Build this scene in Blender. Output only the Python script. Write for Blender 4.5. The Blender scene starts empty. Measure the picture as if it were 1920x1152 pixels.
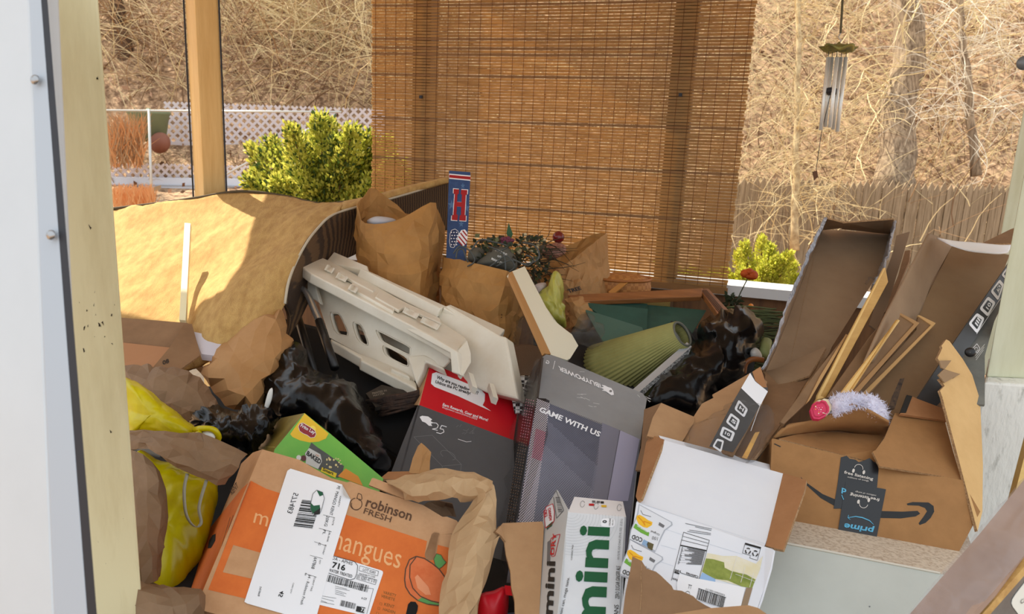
import bpy, math, random
from mathutils import Vector as V, Matrix, noise
from math import sin, cos, pi, sqrt, atan2
C = bpy.context.scene
# ---------------------------------------------------------------- camera
FPX = 1386.7; PITCH = math.radians(12.2); ROLL = math.radians(2.4)
CAM = V((0, 0, 1.25))
FWD = V((0, cos(PITCH), -sin(PITCH))); UP0 = V((0, sin(PITCH), cos(PITCH))); X0 = V((1, 0, 0))
RGT = X0*cos(ROLL) + UP0*sin(ROLL); UPV = UP0*cos(ROLL) - X0*sin(ROLL)
cd = bpy.data.cameras.new('camera'); cam = bpy.data.objects.new('camera', cd); C.collection.objects.link(cam)
cd.sensor_width = 36; cd.lens = 26.0; cd.clip_start = .05; cd.clip_end = 300
mw = Matrix.Identity(4)
for i in range(3): mw[i][0] = RGT[i]; mw[i][1] = UPV[i]; mw[i][2] = -FWD[i]; mw[i][3] = CAM[i]
cam.matrix_world = mw; C.camera = cam
cd.dof.use_dof = True; cd.dof.focus_distance = 1.7; cd.dof.aperture_fstop = 9
# ---------------------------------------------------------------- sky, sun, exposure
w = bpy.data.worlds.new('sky'); C.world = w; w.use_nodes = True
bg = w.node_tree.nodes['Background']; bg.inputs[0].default_value = (.86, .93, 1, 1); bg.inputs[1].default_value = 1.0
sl = bpy.data.lights.new('sun', 'SUN'); sl.energy = 6.2; sl.angle = .009; sl.color = (1, .90, .73)
sun = bpy.data.objects.new('sun', sl); C.collection.objects.link(sun)
SUND = V((-.45, .40, .80)).normalized()
sun.rotation_euler = SUND.to_track_quat('Z', 'Y').to_euler(); sun.location = SUND*20
vs = C.view_settings; vs.view_transform = 'Standard'; vs.look = 'None'; vs.gamma = 1; vs.use_curve_mapping = False
vs.exposure = .55
C.cycles.max_bounces = 8; C.cycles.transparent_max_bounces = 16; C.cycles.caustics_reflective = False; C.cycles.caustics_refractive = False

# ---------------------------------------------------------------- measuring helpers: a photo pixel and a depth give a place
def P(x, y, d): return CAM + d*(FWD + (x-960)/FPX*RGT - (y-576)/FPX*UPV)
def ray(x, y): return FWD + (x-960)/FPX*RGT - (y-576)/FPX*UPV
CR = dict(c1=(0,0,.375), c2=(600,0,.375), c3=(1200,0,.375), c4=(0,360,.375), c5=(600,300,.375), c6=(1200,360,.375),
          c7=(200,700,.39237), c8=(880,700,.39237), d1=(1280,720,.37493), d2=(220,560,.2952), d3=(740,640,.3125), d4=(640,310,.28647),
          d5=(900,440,.30208), d6=(1400,380,.27778), d7=(1180,560,.27778), d8=(920,860,.30208), e1=(520,440,.27778), e2=(1640,420,.29505),
          e3=(380,830,.27948), e4=(580,860,.2535), e5=(1680,880,.23622), e6=(1160,940,.18401))
def K(k, *pts):
    a, b, s = CR[k]; return [(a+p[0]*s, b+p[1]*s) + tuple(p[2:]) for p in pts]
class PL:                                                   # a plane through three measured points, facing the viewer
    def __init__(s, a, b, c):
        q = [p if isinstance(p, V) else P(*p) for p in (a, b, c)]
        s.o = q[0]; s.n = (q[1]-q[0]).cross(q[2]-q[0]).normalized()
        if s.n.dot(CAM-s.o) < 0: s.n = -s.n
    def hit(s, x, y, off=0):
        r = ray(x, y); t = (s.o + s.n*off - CAM).dot(s.n)/r.dot(s.n)
        return CAM + r*t
def S(r, g, b):
    f = lambda c: c/12.92 if c <= .04045 else ((c+.055)/1.055)**2.4
    return (f(r/255), f(g/255), f(b/255), 1)
# ---------------------------------------------------------------- materials
MATS = {}
def mat(name, c, rough=.7, c2=None, ns=30, bump=0., bs=120., metal=0., stretch=(1,1,1), trl=0., clear=0., contrast=(.35,.65), spec=.5, kind=None, ridge=0., rs=12., rd=.012):
    if name in MATS: return MATS[name]
    m = bpy.data.materials.new(name); m.use_nodes = True; nt = m.node_tree; N = nt.nodes; L = nt.links
    b = N['Principled BSDF']; out = N['Material Output']
    b.inputs['Base Color'].default_value = c; b.inputs['Roughness'].default_value = rough; b.inputs['Metallic'].default_value = metal
    b.inputs['Specular IOR Level'].default_value = spec
    tc = N.new('ShaderNodeTexCoord'); mp = N.new('ShaderNodeMapping'); mp.inputs['Scale'].default_value = stretch
    L.new(tc.outputs['Object'], mp.inputs['Vector'])
    col = None
    if c2 is not None:
        if kind == 'wave':
            t = N.new('ShaderNodeTexWave'); t.inputs['Scale'].default_value = ns; t.inputs['Distortion'].default_value = 1.5
            t.inputs['Detail'].default_value = 2; src = t.outputs['Fac']
        elif kind == 'check':
            t = N.new('ShaderNodeTexChecker'); t.inputs['Scale'].default_value = ns; src = t.outputs['Fac']
        elif kind == 'voronoi':
            t = N.new('ShaderNodeTexVoronoi'); t.inputs['Scale'].default_value = ns; src = t.outputs['Color']
        else:
            t = N.new('ShaderNodeTexNoise'); t.inputs['Scale'].default_value = ns; t.inputs['Detail'].default_value = 8; t.inputs['Roughness'].default_value = .65
            src = t.outputs['Fac']
        L.new(mp.outputs[0], t.inputs['Vector'])
        rp = N.new('ShaderNodeValToRGB'); rp.color_ramp.elements[0].position = contrast[0]; rp.color_ramp.elements[1].position = contrast[1]
        rp.color_ramp.elements[0].color = c; rp.color_ramp.elements[1].color = c2
        L.new(src, rp.inputs[0]); col = rp.outputs[0]; L.new(col, b.inputs['Base Color'])
    if bump:
        t = N.new('ShaderNodeTexNoise'); t.inputs['Scale'].default_value = bs; t.inputs['Detail'].default_value = 6
        L.new(mp.outputs[0], t.inputs['Vector'])
        bp = N.new('ShaderNodeBump'); bp.inputs['Strength'].default_value = min(1, bump); bp.inputs['Distance'].default_value = .004
        L.new(t.outputs['Fac'], bp.inputs['Height']); L.new(bp.outputs[0], b.inputs['Normal'])
    if ridge:
        t2 = N.new('ShaderNodeTexNoise'); t2.noise_type = 'RIDGED_MULTIFRACTAL'; t2.inputs['Scale'].default_value = rs; t2.inputs['Detail'].default_value = 4
        L.new(mp.outputs[0], t2.inputs['Vector'])
        b2 = N.new('ShaderNodeBump'); b2.inputs['Strength'].default_value = ridge; b2.inputs['Distance'].default_value = rd
        L.new(t2.outputs['Fac'], b2.inputs['Height'])
        if bump: L.new(bp.outputs[0], b2.inputs['Normal'])
        L.new(b2.outputs[0], b.inputs['Normal'])
    last = b.outputs[0]
    if trl:
        tr = N.new('ShaderNodeBsdfTranslucent'); tr.inputs[0].default_value = c
        if col: L.new(col, tr.inputs[0])
        mx = N.new('ShaderNodeMixShader'); mx.inputs[0].default_value = trl
        L.new(last, mx.inputs[1]); L.new(tr.outputs[0], mx.inputs[2]); last = mx.outputs[0]
    if clear:
        tp = N.new('ShaderNodeBsdfTransparent'); mx = N.new('ShaderNodeMixShader'); mx.inputs[0].default_value = clear
        L.new(last, mx.inputs[1]); L.new(tp.outputs[0], mx.inputs[2]); last = mx.outputs[0]
    L.new(last, out.inputs[0]); MATS[name] = m; return m
card = mat('cardboard', S(176,136,96), .85, S(188,148,106), 14, .12, 60)
card_in = mat('cardboard_grey_brown', S(166,138,106), .85, S(152,124,92), 10, .1, 60)
card_dk = mat('dark_shaded_cardboard', S(128,96,66), .85, S(142,108,76), 12, .1, 60)  # darker card, also painted shade on inner and side faces of boxes
card_or = mat('cardboard_red_brown', S(162,112,70), .85, S(174,124,80), 14, .1, 60)
card_edge = mat('cardboard_edge', S(186,150,108), .9, S(130,96,62), 220, .3, 300)
kraft = mat('kraft_paper', S(178,134,84), .75, S(164,119,70), 9, .15, 26, ridge=.5, rs=7)
kraft_or = mat('kraft_paper_orange', S(178,130,70), .75, S(158,112,56), 9, .15, 22, ridge=.45, rs=6)
kraft_gr = mat('kraft_paper_grey', S(138,110,82), .75, S(122,96,70), 9, .15, 26, ridge=.6, rs=8)
kraft_lt = mat('kraft_paper_light', S(192,160,120), .75, S(178,145,105), 9, .15, 26, ridge=.45, rs=8)
blackp = mat('black_plastic_film', S(6,6,8), .25, None, bump=.15, bs=50, ridge=.8, rs=13, rd=.012, stretch=(1.5,1.5,.6), spec=.26)
yellowp = mat('yellow_plastic_film', S(222,208,0), .3, S(196,180,0), 8, .2, 26, trl=.25, ridge=.6, rs=10, stretch=(1.6,1.6,.4))
white = mat('white_paper', S(240,240,242), .55)
offwhite = mat('off_white', S(226,224,218), .6)
ink = mat('black_ink', S(24,24,24), .6)
inkg = mat('grey_ink', S(110,110,112), .6)
inkb = mat('brown_ink', S(70,48,30), .7)
dwhite = mat('door_white_paint', S(204,208,210), .35, S(198,202,204), 4)
dgrey = mat('door_grey_frame', S(176,184,192), .35)
rubber = mat('black_rubber', S(30,32,40), .6)
steel = mat('screw_steel', S(170,170,170), .3, metal=.9)
cream = mat('cream_paint', S(228,218,176), .6, S(206,192,146), 5, .35, 12, stretch=(3,3,.5), contrast=(.45,.75))
creamg = mat('cream_green_paint', S(212,212,184), .6, S(196,194,160), 5, .2, 12, stretch=(3,3,.5))
oldwhite = mat('weathered_white', S(240,238,228), .75, S(150,146,132), 9, .9, 30, stretch=(3,3,1), contrast=(.56,.74))
tanwood = mat('tan_post_wood', S(230,194,130), .6, S(216,176,110), 6, .25, 14, stretch=(6,6,.6))
# ---------------------------------------------------------------- mesh helpers
def lerp(a, b, t): return a + (b-a)*t
def resample(pts, n, closed=False, curve=False):
    q = [V(p) for p in pts]
    if curve:
        o = []; k = len(q); segs = k if closed else k-1
        for i in range(segs):
            g = (lambda j: q[j % k]) if closed else (lambda j: q[max(0, min(k-1, j))])
            a, b, c, d = g(i-1), g(i), g(i+1), g(i+2)
            for s in range(8):
                t = s/8; o.append(.5*((2*b)+(c-a)*t+(2*a-5*b+4*c-d)*t*t+(3*b-a-3*c+d)*t**3))
        if not closed: o.append(q[-1])
        q = o
    if closed: q = q+[q[0]]
    ln = [0]
    for i in range(1, len(q)): ln.append(ln[-1]+(q[i]-q[i-1]).length)
    res = []; j = 0; m = n if closed else n-1
    for i in range(n):
        t = ln[-1]*i/m
        while j < len(q)-2 and ln[j+1] < t: j += 1
        d = ln[j+1]-ln[j]; res.append(q[j].lerp(q[j+1], 0 if d < 1e-9 else (t-ln[j])/d))
    return res
def ell(cx, cy, rx, ry, rot=0, n=20, a0=0, a1=360):
    r = math.radians(rot); o = []
    full = abs(a1-a0) >= 359.9
    for i in range(n):
        a = math.radians(a0+(a1-a0)*i/(n if full else n-1)); x, y = rx*cos(a), ry*sin(a)
        o.append((cx+x*cos(r)-y*sin(r), cy+x*sin(r)+y*cos(r)))
    return o
def rrect(a, b, c, d, f=.15, n=4):                           # rounded quad from four corners
    q = [V(p) for p in (a, b, c, d)]; o = []
    for i in range(4):
        p, pv, nx = q[i], q[i-1], q[(i+1) % 4]
        s, e = p.lerp(pv, f), p.lerp(nx, f)
        for k in range(n):
            t = k/(n-1); o.append(tuple(s.lerp(p, t).lerp(p.lerp(e, t), t)))
    return o
TXT = {}
def text_mesh(s, bold):
    if (s, bold) not in TXT:
        c = bpy.data.curves.new('t', 'FONT'); c.body = s; c.resolution_u = 2; c.offset = bold
        o = bpy.data.objects.new('t', c); C.collection.objects.link(o); bpy.context.view_layer.update()
        me = bpy.data.meshes.new_from_object(o.evaluated_get(bpy.context.evaluated_depsgraph_get()))
        vv = [(v.co.x, v.co.y) for v in me.vertices]; ff = [tuple(p.vertices) for p in me.polygons]
        bpy.data.objects.remove(o); bpy.data.meshes.remove(me); bpy.data.curves.remove(c)
        xs = [a for a, _ in vv]; ys = [b for _, b in vv]; x0, y0 = min(xs), min(ys); W, Hh = max(max(xs)-x0, 1e-6), max(max(ys)-y0, 1e-6)
        TXT[(s, bold)] = ([((a-x0)/W, (b-y0)/Hh) for a, b in vv], ff)
    return TXT[(s, bold)]
class M:
    def __init__(s, smooth=False, solid=0, sub=0, soff=0):
        s.v = []; s.f = []; s.fm = []; s.mats = []; s.smooth = smooth; s.solid = solid; s.sub = sub; s.bev = 0; s.soff = soff; s.split = 0
    def mi(s, m):
        if m not in s.mats: s.mats.append(m)
        return s.mats.index(m)
    def poly(s, pts, m):
        k = len(s.v); s.v += [V(p) for p in pts]; s.f.append(tuple(range(k, k+len(pts)))); s.fm.append(s.mi(m)); return s
    def prism(s, pts, vec, m, edge=None, back=None):
        k = len(s.v); n = len(pts); pts = [V(p) for p in pts]
        cen = sum(pts, V())/n; nn = V()
        for i in range(n): nn += (pts[i]-cen).cross(pts[(i+1) % n]-cen)
        if nn.dot(vec) > 0: pts = pts[::-1]
        s.v += pts + [p+vec for p in pts]; e = s.mi(edge or m); a = s.mi(m); b = s.mi(back or m)
        s.f.append(tuple(range(k, k+n))); s.fm.append(a)
        s.f.append(tuple(range(k+2*n-1, k+n-1, -1))); s.fm.append(b)
        for i in range(n):
            j = (i+1) % n; s.f.append((k+j, k+i, k+n+i, k+n+j)); s.fm.append(e)
        return s
    def panel(s, pl, px, th, m, edge=None, off=0, back=None):
        return s.prism([pl.hit(p[0], p[1], off) for p in px], -pl.n*th, m, edge, back)
    def box(s, pl, px, vec, m, edge=None):
        return s.prism([pl.hit(p[0], p[1]) for p in px], vec, m, edge)
    def slab(s, pts, th, m, edge=None, back=None):           # free quad (x,y,D) with thickness away from the viewer
        q = [P(*p) for p in pts]; n = (q[1]-q[0]).cross(q[2]-q[0]).normalized()
        if n.dot(CAM-q[0]) < 0: n = -n
        return s.prism(q, -n*th, m, edge, back)
    def cuboid(s, x0, x1, y0, y1, z0, z1, m):
        return s.prism([V((x0,y0,z0)), V((x1,y0,z0)), V((x1,y1,z0)), V((x0,y1,z0))], V((0,0,z1-z0)), m)
    def dec(s, pl, px, m, lvl=1):                            # flat print on a plane
        return s.poly([pl.hit(p[0], p[1], .0004*lvl) for p in px], m)
    def line(s, pl, px, wd, m, lvl=1):
        for i in range(len(px)-1):
            a, b = V(px[i][:2]), V(px[i+1][:2]); d = (b-a)
            if d.length < 1e-6: continue
            wa = wd[i] if isinstance(wd, (list, tuple)) else wd; wb = wd[i+1] if isinstance(wd, (list, tuple)) else wd
            n = V((-d.y, d.x)).normalized()/2
            s.dec(pl, [a+n*wa, b+n*wb, b-n*wb, a-n*wa], m, lvl+.03*(i % 2))
        return s
    def txt(s, pl, t, p0, p1, pt, m, bold=0., lvl=2):        # p0 baseline left, p1 baseline right, pt cap top left (pixels)
        vv, ff = text_mesh(t, bold); A, B, T = pl.hit(*p0), pl.hit(*p1), pl.hit(*pt); k = len(s.v); o = pl.n*.0004*lvl
        s.v += [A + (B-A)*u + (T-A)*q + o for u, q in vv]
        for f in ff: s.f.append(tuple(k+i for i in f)); s.fm.append(s.mi(m))
        return s
    def bars(s, pl, a, b, c, n, m, rng, lvl=2):              # bar code: a->b run, a->c bar length
        a, b, c = V(a), V(b), V(c); t = 0; 
        while t < 1:
            wd = rng.choice((.5, .5, 1, 1.5))/n; e = min(1, t+wd)
            s.dec(pl, [a.lerp(b, t), a.lerp(b, e), a.lerp(b, e)+(c-a), a.lerp(b, t)+(c-a)], m, lvl); t = e + rng.choice((.5, .6, 1, 1.2))/n
        return s
    def tube(s, pts, r, m, n=6):
        pts = [V(p) for p in pts]; k = len(s.v); L = len(pts); a = s.mi(m); dr = (pts[-1]-pts[0]); ref = V((1,.13,.07)) if abs(dr.z) > abs(dr.x) else V((.07,.13,1))
        for i, p in enumerate(pts):
            t = (pts[min(i+1, L-1)]-pts[max(i-1, 0)]).normalized() if L > 1 else V((0,0,1))
            u = t.cross(ref);  u = u if u.length > .05 else t.cross(V((0,1,0))); u.normalize(); q = t.cross(u)
            rr = r[i] if isinstance(r, (list, tuple)) else r
            for j in range(n):
                an = 2*pi*j/n; s.v.append(p + (u*cos(an)+q*sin(an))*rr)
        for i in range(L-1):
            for j in range(n):
                j2 = (j+1) % n; s.f.append((k+i*n+j, k+i*n+j2, k+(i+1)*n+j2, k+(i+1)*n+j)); s.fm.append(a)
        s.f.append(tuple(range(k+n-1, k-1, -1))); s.fm.append(a); s.f.append(tuple(range(k+(L-1)*n, k+L*n))); s.fm.append(a)
        return s
    def grid(s, rows, m, closed=False):
        k = len(s.v); w_ = len(rows[0]); a = s.mi(m)
        for r in rows: s.v += r
        for i in range(len(rows)-1):
            for j in range(w_ if closed else w_-1):
                j2 = (j+1) % w_; s.f.append((k+i*w_+j, k+(i+1)*w_+j, k+(i+1)*w_+j2, k+i*w_+j2)); s.fm.append(a)
        return s
    def patch(s, g, m, nu=40, nv=30, curve=True):            # g: rows of (x,y,D) control points
        rows = [resample([P(*p) for p in r], nu, False, curve) for r in g]
        cols = [resample([r[i] for r in rows], nv, False, curve) for i in range(nu)]
        return s.grid([[cols[i][j] for i in range(nu)] for j in range(nv)], m)
    def loft(s, loops, m, nu=64, nv=24, curve=False, cap=True):
        rows = [resample([P(*p) if not isinstance(p, V) else p for p in r], nu, True, curve) for r in loops]
        cols = [resample([r[i] for r in rows], nv, False, True) for i in range(nu)]
        k = len(s.v); s.grid([[cols[i][j] for i in range(nu)] for j in range(nv)], m, True)
        if cap: s.f.append(tuple(range(k, k+nu))); s.fm.append(s.mi(m))
        return s
    def blob(s, out, D, hf, hb, m, n=110, R=18, c=None, gx=0, gy=0, curve=True, pw=.5):
        o = resample([(p[0], p[1], 0) for p in out], n, True, curve)
        cx, cy = c or (sum(p.x for p in o)/n, sum(p.y for p in o)/n); k = len(s.v); a = s.mi(m)
        dd = lambda x, y: D + gx*(x-cx)/100 + gy*(y-cy)/100
        rows = []
        for j in range(1, R+1):
            t = sin(j/R*pi/2); rows.append([P(cx+(p.x-cx)*t, cy+(p.y-cy)*t, dd(cx+(p.x-cx)*t, cy+(p.y-cy)*t) - hf*(max(0, 1-t*t))**pw) for p in o])
        for j in range(R-1, 0, -2):
            t = sin(j/R*pi/2)
            rows.append([P(cx+(p.x-cx)*t, cy+(p.y-cy)*t, dd(cx+(p.x-cx)*t, cy+(p.y-cy)*t) + hb*(max(0, 1-t*t))**pw) for p in o])
        s.grid(rows, m, True)
        nr = len(rows); s.v += [P(cx, cy, D-hf), P(cx, cy, D+hb)]; f, b = len(s.v)-2, len(s.v)-1
        for i in range(n):
            j = (i+1) % n
            s.f.append((f, k+i, k+j)); s.f.append((b, k+(nr-1)*n+j, k+(nr-1)*n+i)); s.fm += [a, a]
        return s
    def rag(s, out, D, hf, hb, m, npts=120, nout=60, c=None, gx=0, gy=0, seed=1, curve=False, pw=.5):
        # a closed crumpled body over an outline, split into irregular triangles
        from mathutils import geometry
        r = random.Random(seed); o = [V((p.x, p.y)) for p in resample([(p[0], p[1], 0) for p in out], nout, True, curve)]
        cx, cy = c or (sum(p.x for p in o)/nout, sum(p.y for p in o)/nout)
        def ins(p):
            q = False
            for i in range(nout):
                a, b = o[i], o[i-1]
                if (a.y > p.y) != (b.y > p.y) and p.x < (b.x-a.x)*(p.y-a.y)/(b.y-a.y)+a.x: q = not q
            return q
        def dist(p):
            best = 1e9
            for i in range(nout):
                a, b = o[i], o[i-1]; d = b-a; t = max(0, min(1, (p-a).dot(d)/max(d.length_squared, 1e-9))); best = min(best, (p-a-d*t).length)
            return best
        x0, x1, y0, y1 = min(p.x for p in o), max(p.x for p in o), min(p.y for p in o), max(p.y for p in o)
        area = (x1-x0)*(y1-y0); mind = .72*sqrt(area/npts*.7); pts = []; tries = 0
        while len(pts) < npts and tries < npts*60:
            tries += 1; p = V((r.uniform(x0,x1), r.uniform(y0,y1)))
            if ins(p) and dist(p) > mind*.45 and all((p-q).length > mind for q in pts): pts.append(p)
        co, _, fs, *_ = geometry.delaunay_2d_cdt(o+pts, [(i, (i+1) % nout) for i in range(nout)], [], 1, 1e-5)
        ds = [dist(p) for p in co]; mx = max(ds); dd = lambda p: D + gx*(p.x-cx)/100 + gy*(p.y-cy)/100
        bul = lambda t: (max(0, 1-(1-t)**2))**pw
        k = len(s.v); n = len(co); a = s.mi(m); bk = {}
        s.v += [P(p.x, p.y, dd(p)-hf*bul(t/mx)) for p, t in zip(co, ds)]
        for i, (p, t) in enumerate(zip(co, ds)):
            if t < 1e-3: bk[i] = k+i
            else: bk[i] = len(s.v); s.v.append(P(p.x, p.y, dd(p)+hb*bul(t/mx)))
        for f in fs:
            q = sum((co[i] for i in f), V((0,0)))/len(f)
            if not ins(q): continue
            s.f.append(tuple(k+i for i in f)); s.f.append(tuple(bk[i] for i in reversed(f))); s.fm += [a, a]
        return s
    def lathe(s, o, ax, prof, m, n=32):                      # prof: (distance along axis, radius)
        ax = ax.normalized(); u = ax.cross(V((.3,.5,.81))).normalized(); q = ax.cross(u)
        s.grid([[o+ax*h+(u*cos(2*pi*j/n)+q*sin(2*pi*j/n))*r for j in range(n)] for h, r in prof], m, True); return s
    def facet(s, jn, jt, seed=1, v0=0):                        # crumpled paper: flat triangular facets
        r = random.Random(seed); off = {}
        old = [V(p) for p in s.v]; s.displace(lambda p: r.uniform(-jn, jn), v0)
        cnt = {}
        for f in s.f:
            for i in range(len(f)):
                e = tuple(sorted((f[i], f[i-1]))); cnt[e] = cnt.get(e, 0)+1
        rim = {i for e, c in cnt.items() if c == 1 for i in e}
        for i in range(v0, len(s.v)):
            q = jt*(.35 if i in rim else 1); s.v[i] = (old[i].lerp(s.v[i], .4) if i in rim else s.v[i]) + V((r.uniform(-q,q), r.uniform(-q,q)*.5, r.uniform(-q,q)))
        nf, nm = [], []
        for f, m_ in zip(s.f, s.fm):
            if len(f) == 4 and f[0] >= v0:
                a, b, c, d = f
                nf += [(a,b,c),(a,c,d)] if r.random() < .5 else [(a,b,d),(b,c,d)]; nm += [m_, m_]
            else: nf.append(f); nm.append(m_)
        s.f, s.fm = nf, nm; s.smooth = False; return s
    def displace(s, fn, v0=0):
        nr = [V() for _ in s.v]
        for f in s.f:
            if f[0] < v0: continue
            a, b, c = s.v[f[0]], s.v[f[1]], s.v[f[2]]; n = (b-a).cross(c-a)
            if len(f) == 4: n = (c-a).cross(s.v[f[3]]-b)
            for i in f: nr[i] += n
        for i in range(v0, len(s.v)):
            if nr[i].length > 0: s.v[i] = s.v[i] + nr[i].normalized()*fn(s.v[i])
        return s
def crease(amp, fr, seed=0, lo=.5):
    o = V((seed*3.1, seed*1.7, seed*.9))
    sm = V((.83,1.1,1.27))
    def f(p):
        q = V((p.x*sm.x, p.y*sm.y, p.z*sm.z))*fr + o
        a = abs(noise.noise(q*.55)); b = abs(noise.noise(q*1.15+V((5,2,7)))); c = abs(noise.noise(q*2.4+V((1,8,3))))
        return amp*(1.5*a + .9*b + .42*c - .55)
    return f
def wrinkle(amp, fr, seed=0, st=(1,1,1)):
    o = V((seed*2.3, seed*4.1, seed*1.3)); sv = V(st)
    def f(p):
        q = V((p.x*sv.x, p.y*sv.y, p.z*sv.z))*fr + o
        q = q + V((noise.noise(q*.6), noise.noise(q*.6+V((9,0,0))), noise.noise(q*.6+V((0,9,0)))))*1.2
        return amp*((1-abs(noise.noise(q))*2.2) + .5*(1-abs(noise.noise(q*2.1))*2.2) + .22*(1-abs(noise.noise(q*4.6))*2.2) - .7)
    return f
class Thing:
    def __init__(s, name, label=None, cat=None, group=None, kind=None):
        s.name, s.label, s.cat, s.group, s.kind = name, label, cat, group, kind; s.p = []
    def part(s, m, name=None, parent=None, label=None, kind=None):
        s.p.append((m, name, parent, label, kind)); return len(s.p)-1
    def done(s):
        allv = [v for m, *_ in s.p for v in m.v]
        base = V(((min(v.x for v in allv)+max(v.x for v in allv))/2, (min(v.y for v in allv)+max(v.y for v in allv))/2, min(v.z for v in allv)))
        def mk(m, name):
            me = bpy.data.meshes.new(name); me.from_pydata([tuple(v-base) for v in m.v], [], m.f)
            for x in m.mats: me.materials.append(x)
            me.polygons.foreach_set('material_index', m.fm)
            if m.smooth: me.polygons.foreach_set('use_smooth', [True]*len(m.f))
            me.update(); o = bpy.data.objects.new(name, me); C.collection.objects.link(o)
            if m.solid:
                d = o.modifiers.new('thickness', 'SOLIDIFY'); d.thickness = m.solid; d.offset = m.soff
            if m.split:
                d = o.modifiers.new('sharp', 'EDGE_SPLIT'); d.split_angle = m.split
            if m.bev:
                d = o.modifiers.new('bevel', 'BEVEL'); d.width = m.bev; d.segments = 2; d.limit_method = 'ANGLE'; d.angle_limit = .6
            if m.sub:
                d = o.modifiers.new('sub', 'SUBSURF'); d.levels = m.sub; d.render_levels = m.sub
            return o
        if len(s.p) == 1 and s.p[0][1] is None:
            root = mk(s.p[0][0], s.name); root.location = base
        else:
            root = bpy.data.objects.new(s.name, None); C.collection.objects.link(root); root.location = base; root.empty_display_size = .05
            obs = []
            for m, name, par, lab, kind in s.p:
                o = mk(m, name); o.parent = root if par is None else obs[par]; obs.append(o)
                if lab: o['label'] = lab
                if kind: o['kind'] = kind
        if s.label: root['label'] = s.label
        if s.cat: root['category'] = s.cat
        if s.group: root['group'] = s.group
        if s.kind: root['kind'] = s.kind
        return root
def one(name, m, label=None, cat=None, group=None, kind=None):
    t = Thing(name, label, cat, group, kind); t.part(m); return t.done()
def at_z(x, y, z):                                           # where the line of sight meets height z
    r = ray(x, y); return CAM + r*((z-CAM.z)/r.z)
# ================================================================ THE SETTING
R = random.Random(7)
WA = P(697, 276, 3.55); WB = P(1388, 300, 3.05); WA.z = WB.z = 0
WD = (WB-WA).normalized(); WN = V((-WD.y, WD.x, 0))           # along the porch's back side, and outwards
def BW(s, z, off=0): return WA + WD*s + WN*off + V((0,0,z))
deckm = mat('porch_boards', S(92,78,62), .7, S(70,58,46), 3, .2, 20, stretch=(14,1,1))
litter = mat('leaf_litter', S(116,86,60), .95, S(202,166,128), 9, 1, 30, contrast=(.40,.62))
one('floor', M().cuboid(-1.75, 2.7, -1.2, 3.9, -.06, 0, deckm), kind='structure')
t = Thing('ceiling', kind='structure'); t.part(M().cuboid(-1.70, 2.7, .95, 3.72, 2.36, 2.42, offwhite), 'porch_roof'); t.part(M().cuboid(-2.6, -1.70, .95, 2.86, 2.36, 2.42, offwhite), 'sun_blocker'); t.done()  # unseen side slab added beside the roof to keep sun off the tray
def hill(x, y):
    t = max(0, min(1, (x+2.5)/3.5)); t = t*t*(3-2*t)
    y1 = lerp(5.2, 8.6, t); h = -.45 + max(0, min(y, 10)-y1)*lerp(.205, .26, t) + max(0, min(y, 11.2)-10)*lerp(.5, .26, t) + max(0, y-11.2)*.85
    return h + .12*noise.noise(V((x*.5, y*.5, 0)))*(1 if y > 5 else 0)
g = M(smooth=True); rows = []
for j in range(70):
    y = -8 + j*.8 if j < 15 else 4 + (j-15)*.42
    rows.append([V((-26+i*.75, y, hill(-26+i*.75, y))) for i in range(76)])
g.grid(rows, litter); one('ground', g, kind='structure')
wallw = mat('porch_wall_boards', S(120,84,52), .8, S(88,60,38), 4, .2, 20, stretch=(8,8,.6))
ledgem = mat('ledge_white_paint', S(212,216,220), .5)
hw = M(); z0 = P(1420, 548, 3.04).z
hw.prism([BW(-1.2,0,.05), BW(2.6,0,.05), BW(2.6,0,.14), BW(-1.2,0,.14)], V((0,0,z0-.02)), wallw)
hw2 = M().prism([BW(-1.25,z0-.045,.015), BW(2.7,z0-.045,.015), BW(2.7,z0-.045,.18), BW(-1.25,z0-.045,.18)], V((0,0,.045)), ledgem)
t = Thing('wall_back', kind='structure'); t.part(hw, 'boards'); t.part(hw2, 'ledge'); t.done()
# ---- storm door at the left edge
t = Thing('door_1', kind='structure')
pl = PL((0, 0, .80), (0, 1152, .74), (90, 576, .74))
m = M().panel(pl, [(-220,-160),(48,-160),(108,1330),(-220,1330)], .035, dwhite); m.bev = .003; t.part(m, 'door_panel')
m = M().box(pl, [(48,-160),(66,-160),(178,1330),(108,1330)], ray(100,576)*.03, dgrey); m.bev = .002; k = t.part(m, 'door_stile')
m = M().box(pl, [(65,-160),(76,-160),(196,1330),(177,1330)], ray(110,576)*.03, rubber); t.part(m, 'weather_strip')
for x, y in ((67,150),(97,441)):
    m = M(smooth=True); c = pl.hit(x, y, .004); m.lathe(c, pl.n, [(0,.0052),(.002,.005),(.0035,.0035),(.004,.0001)], steel, 16); t.part(m, 'screw')
t.done()
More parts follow.
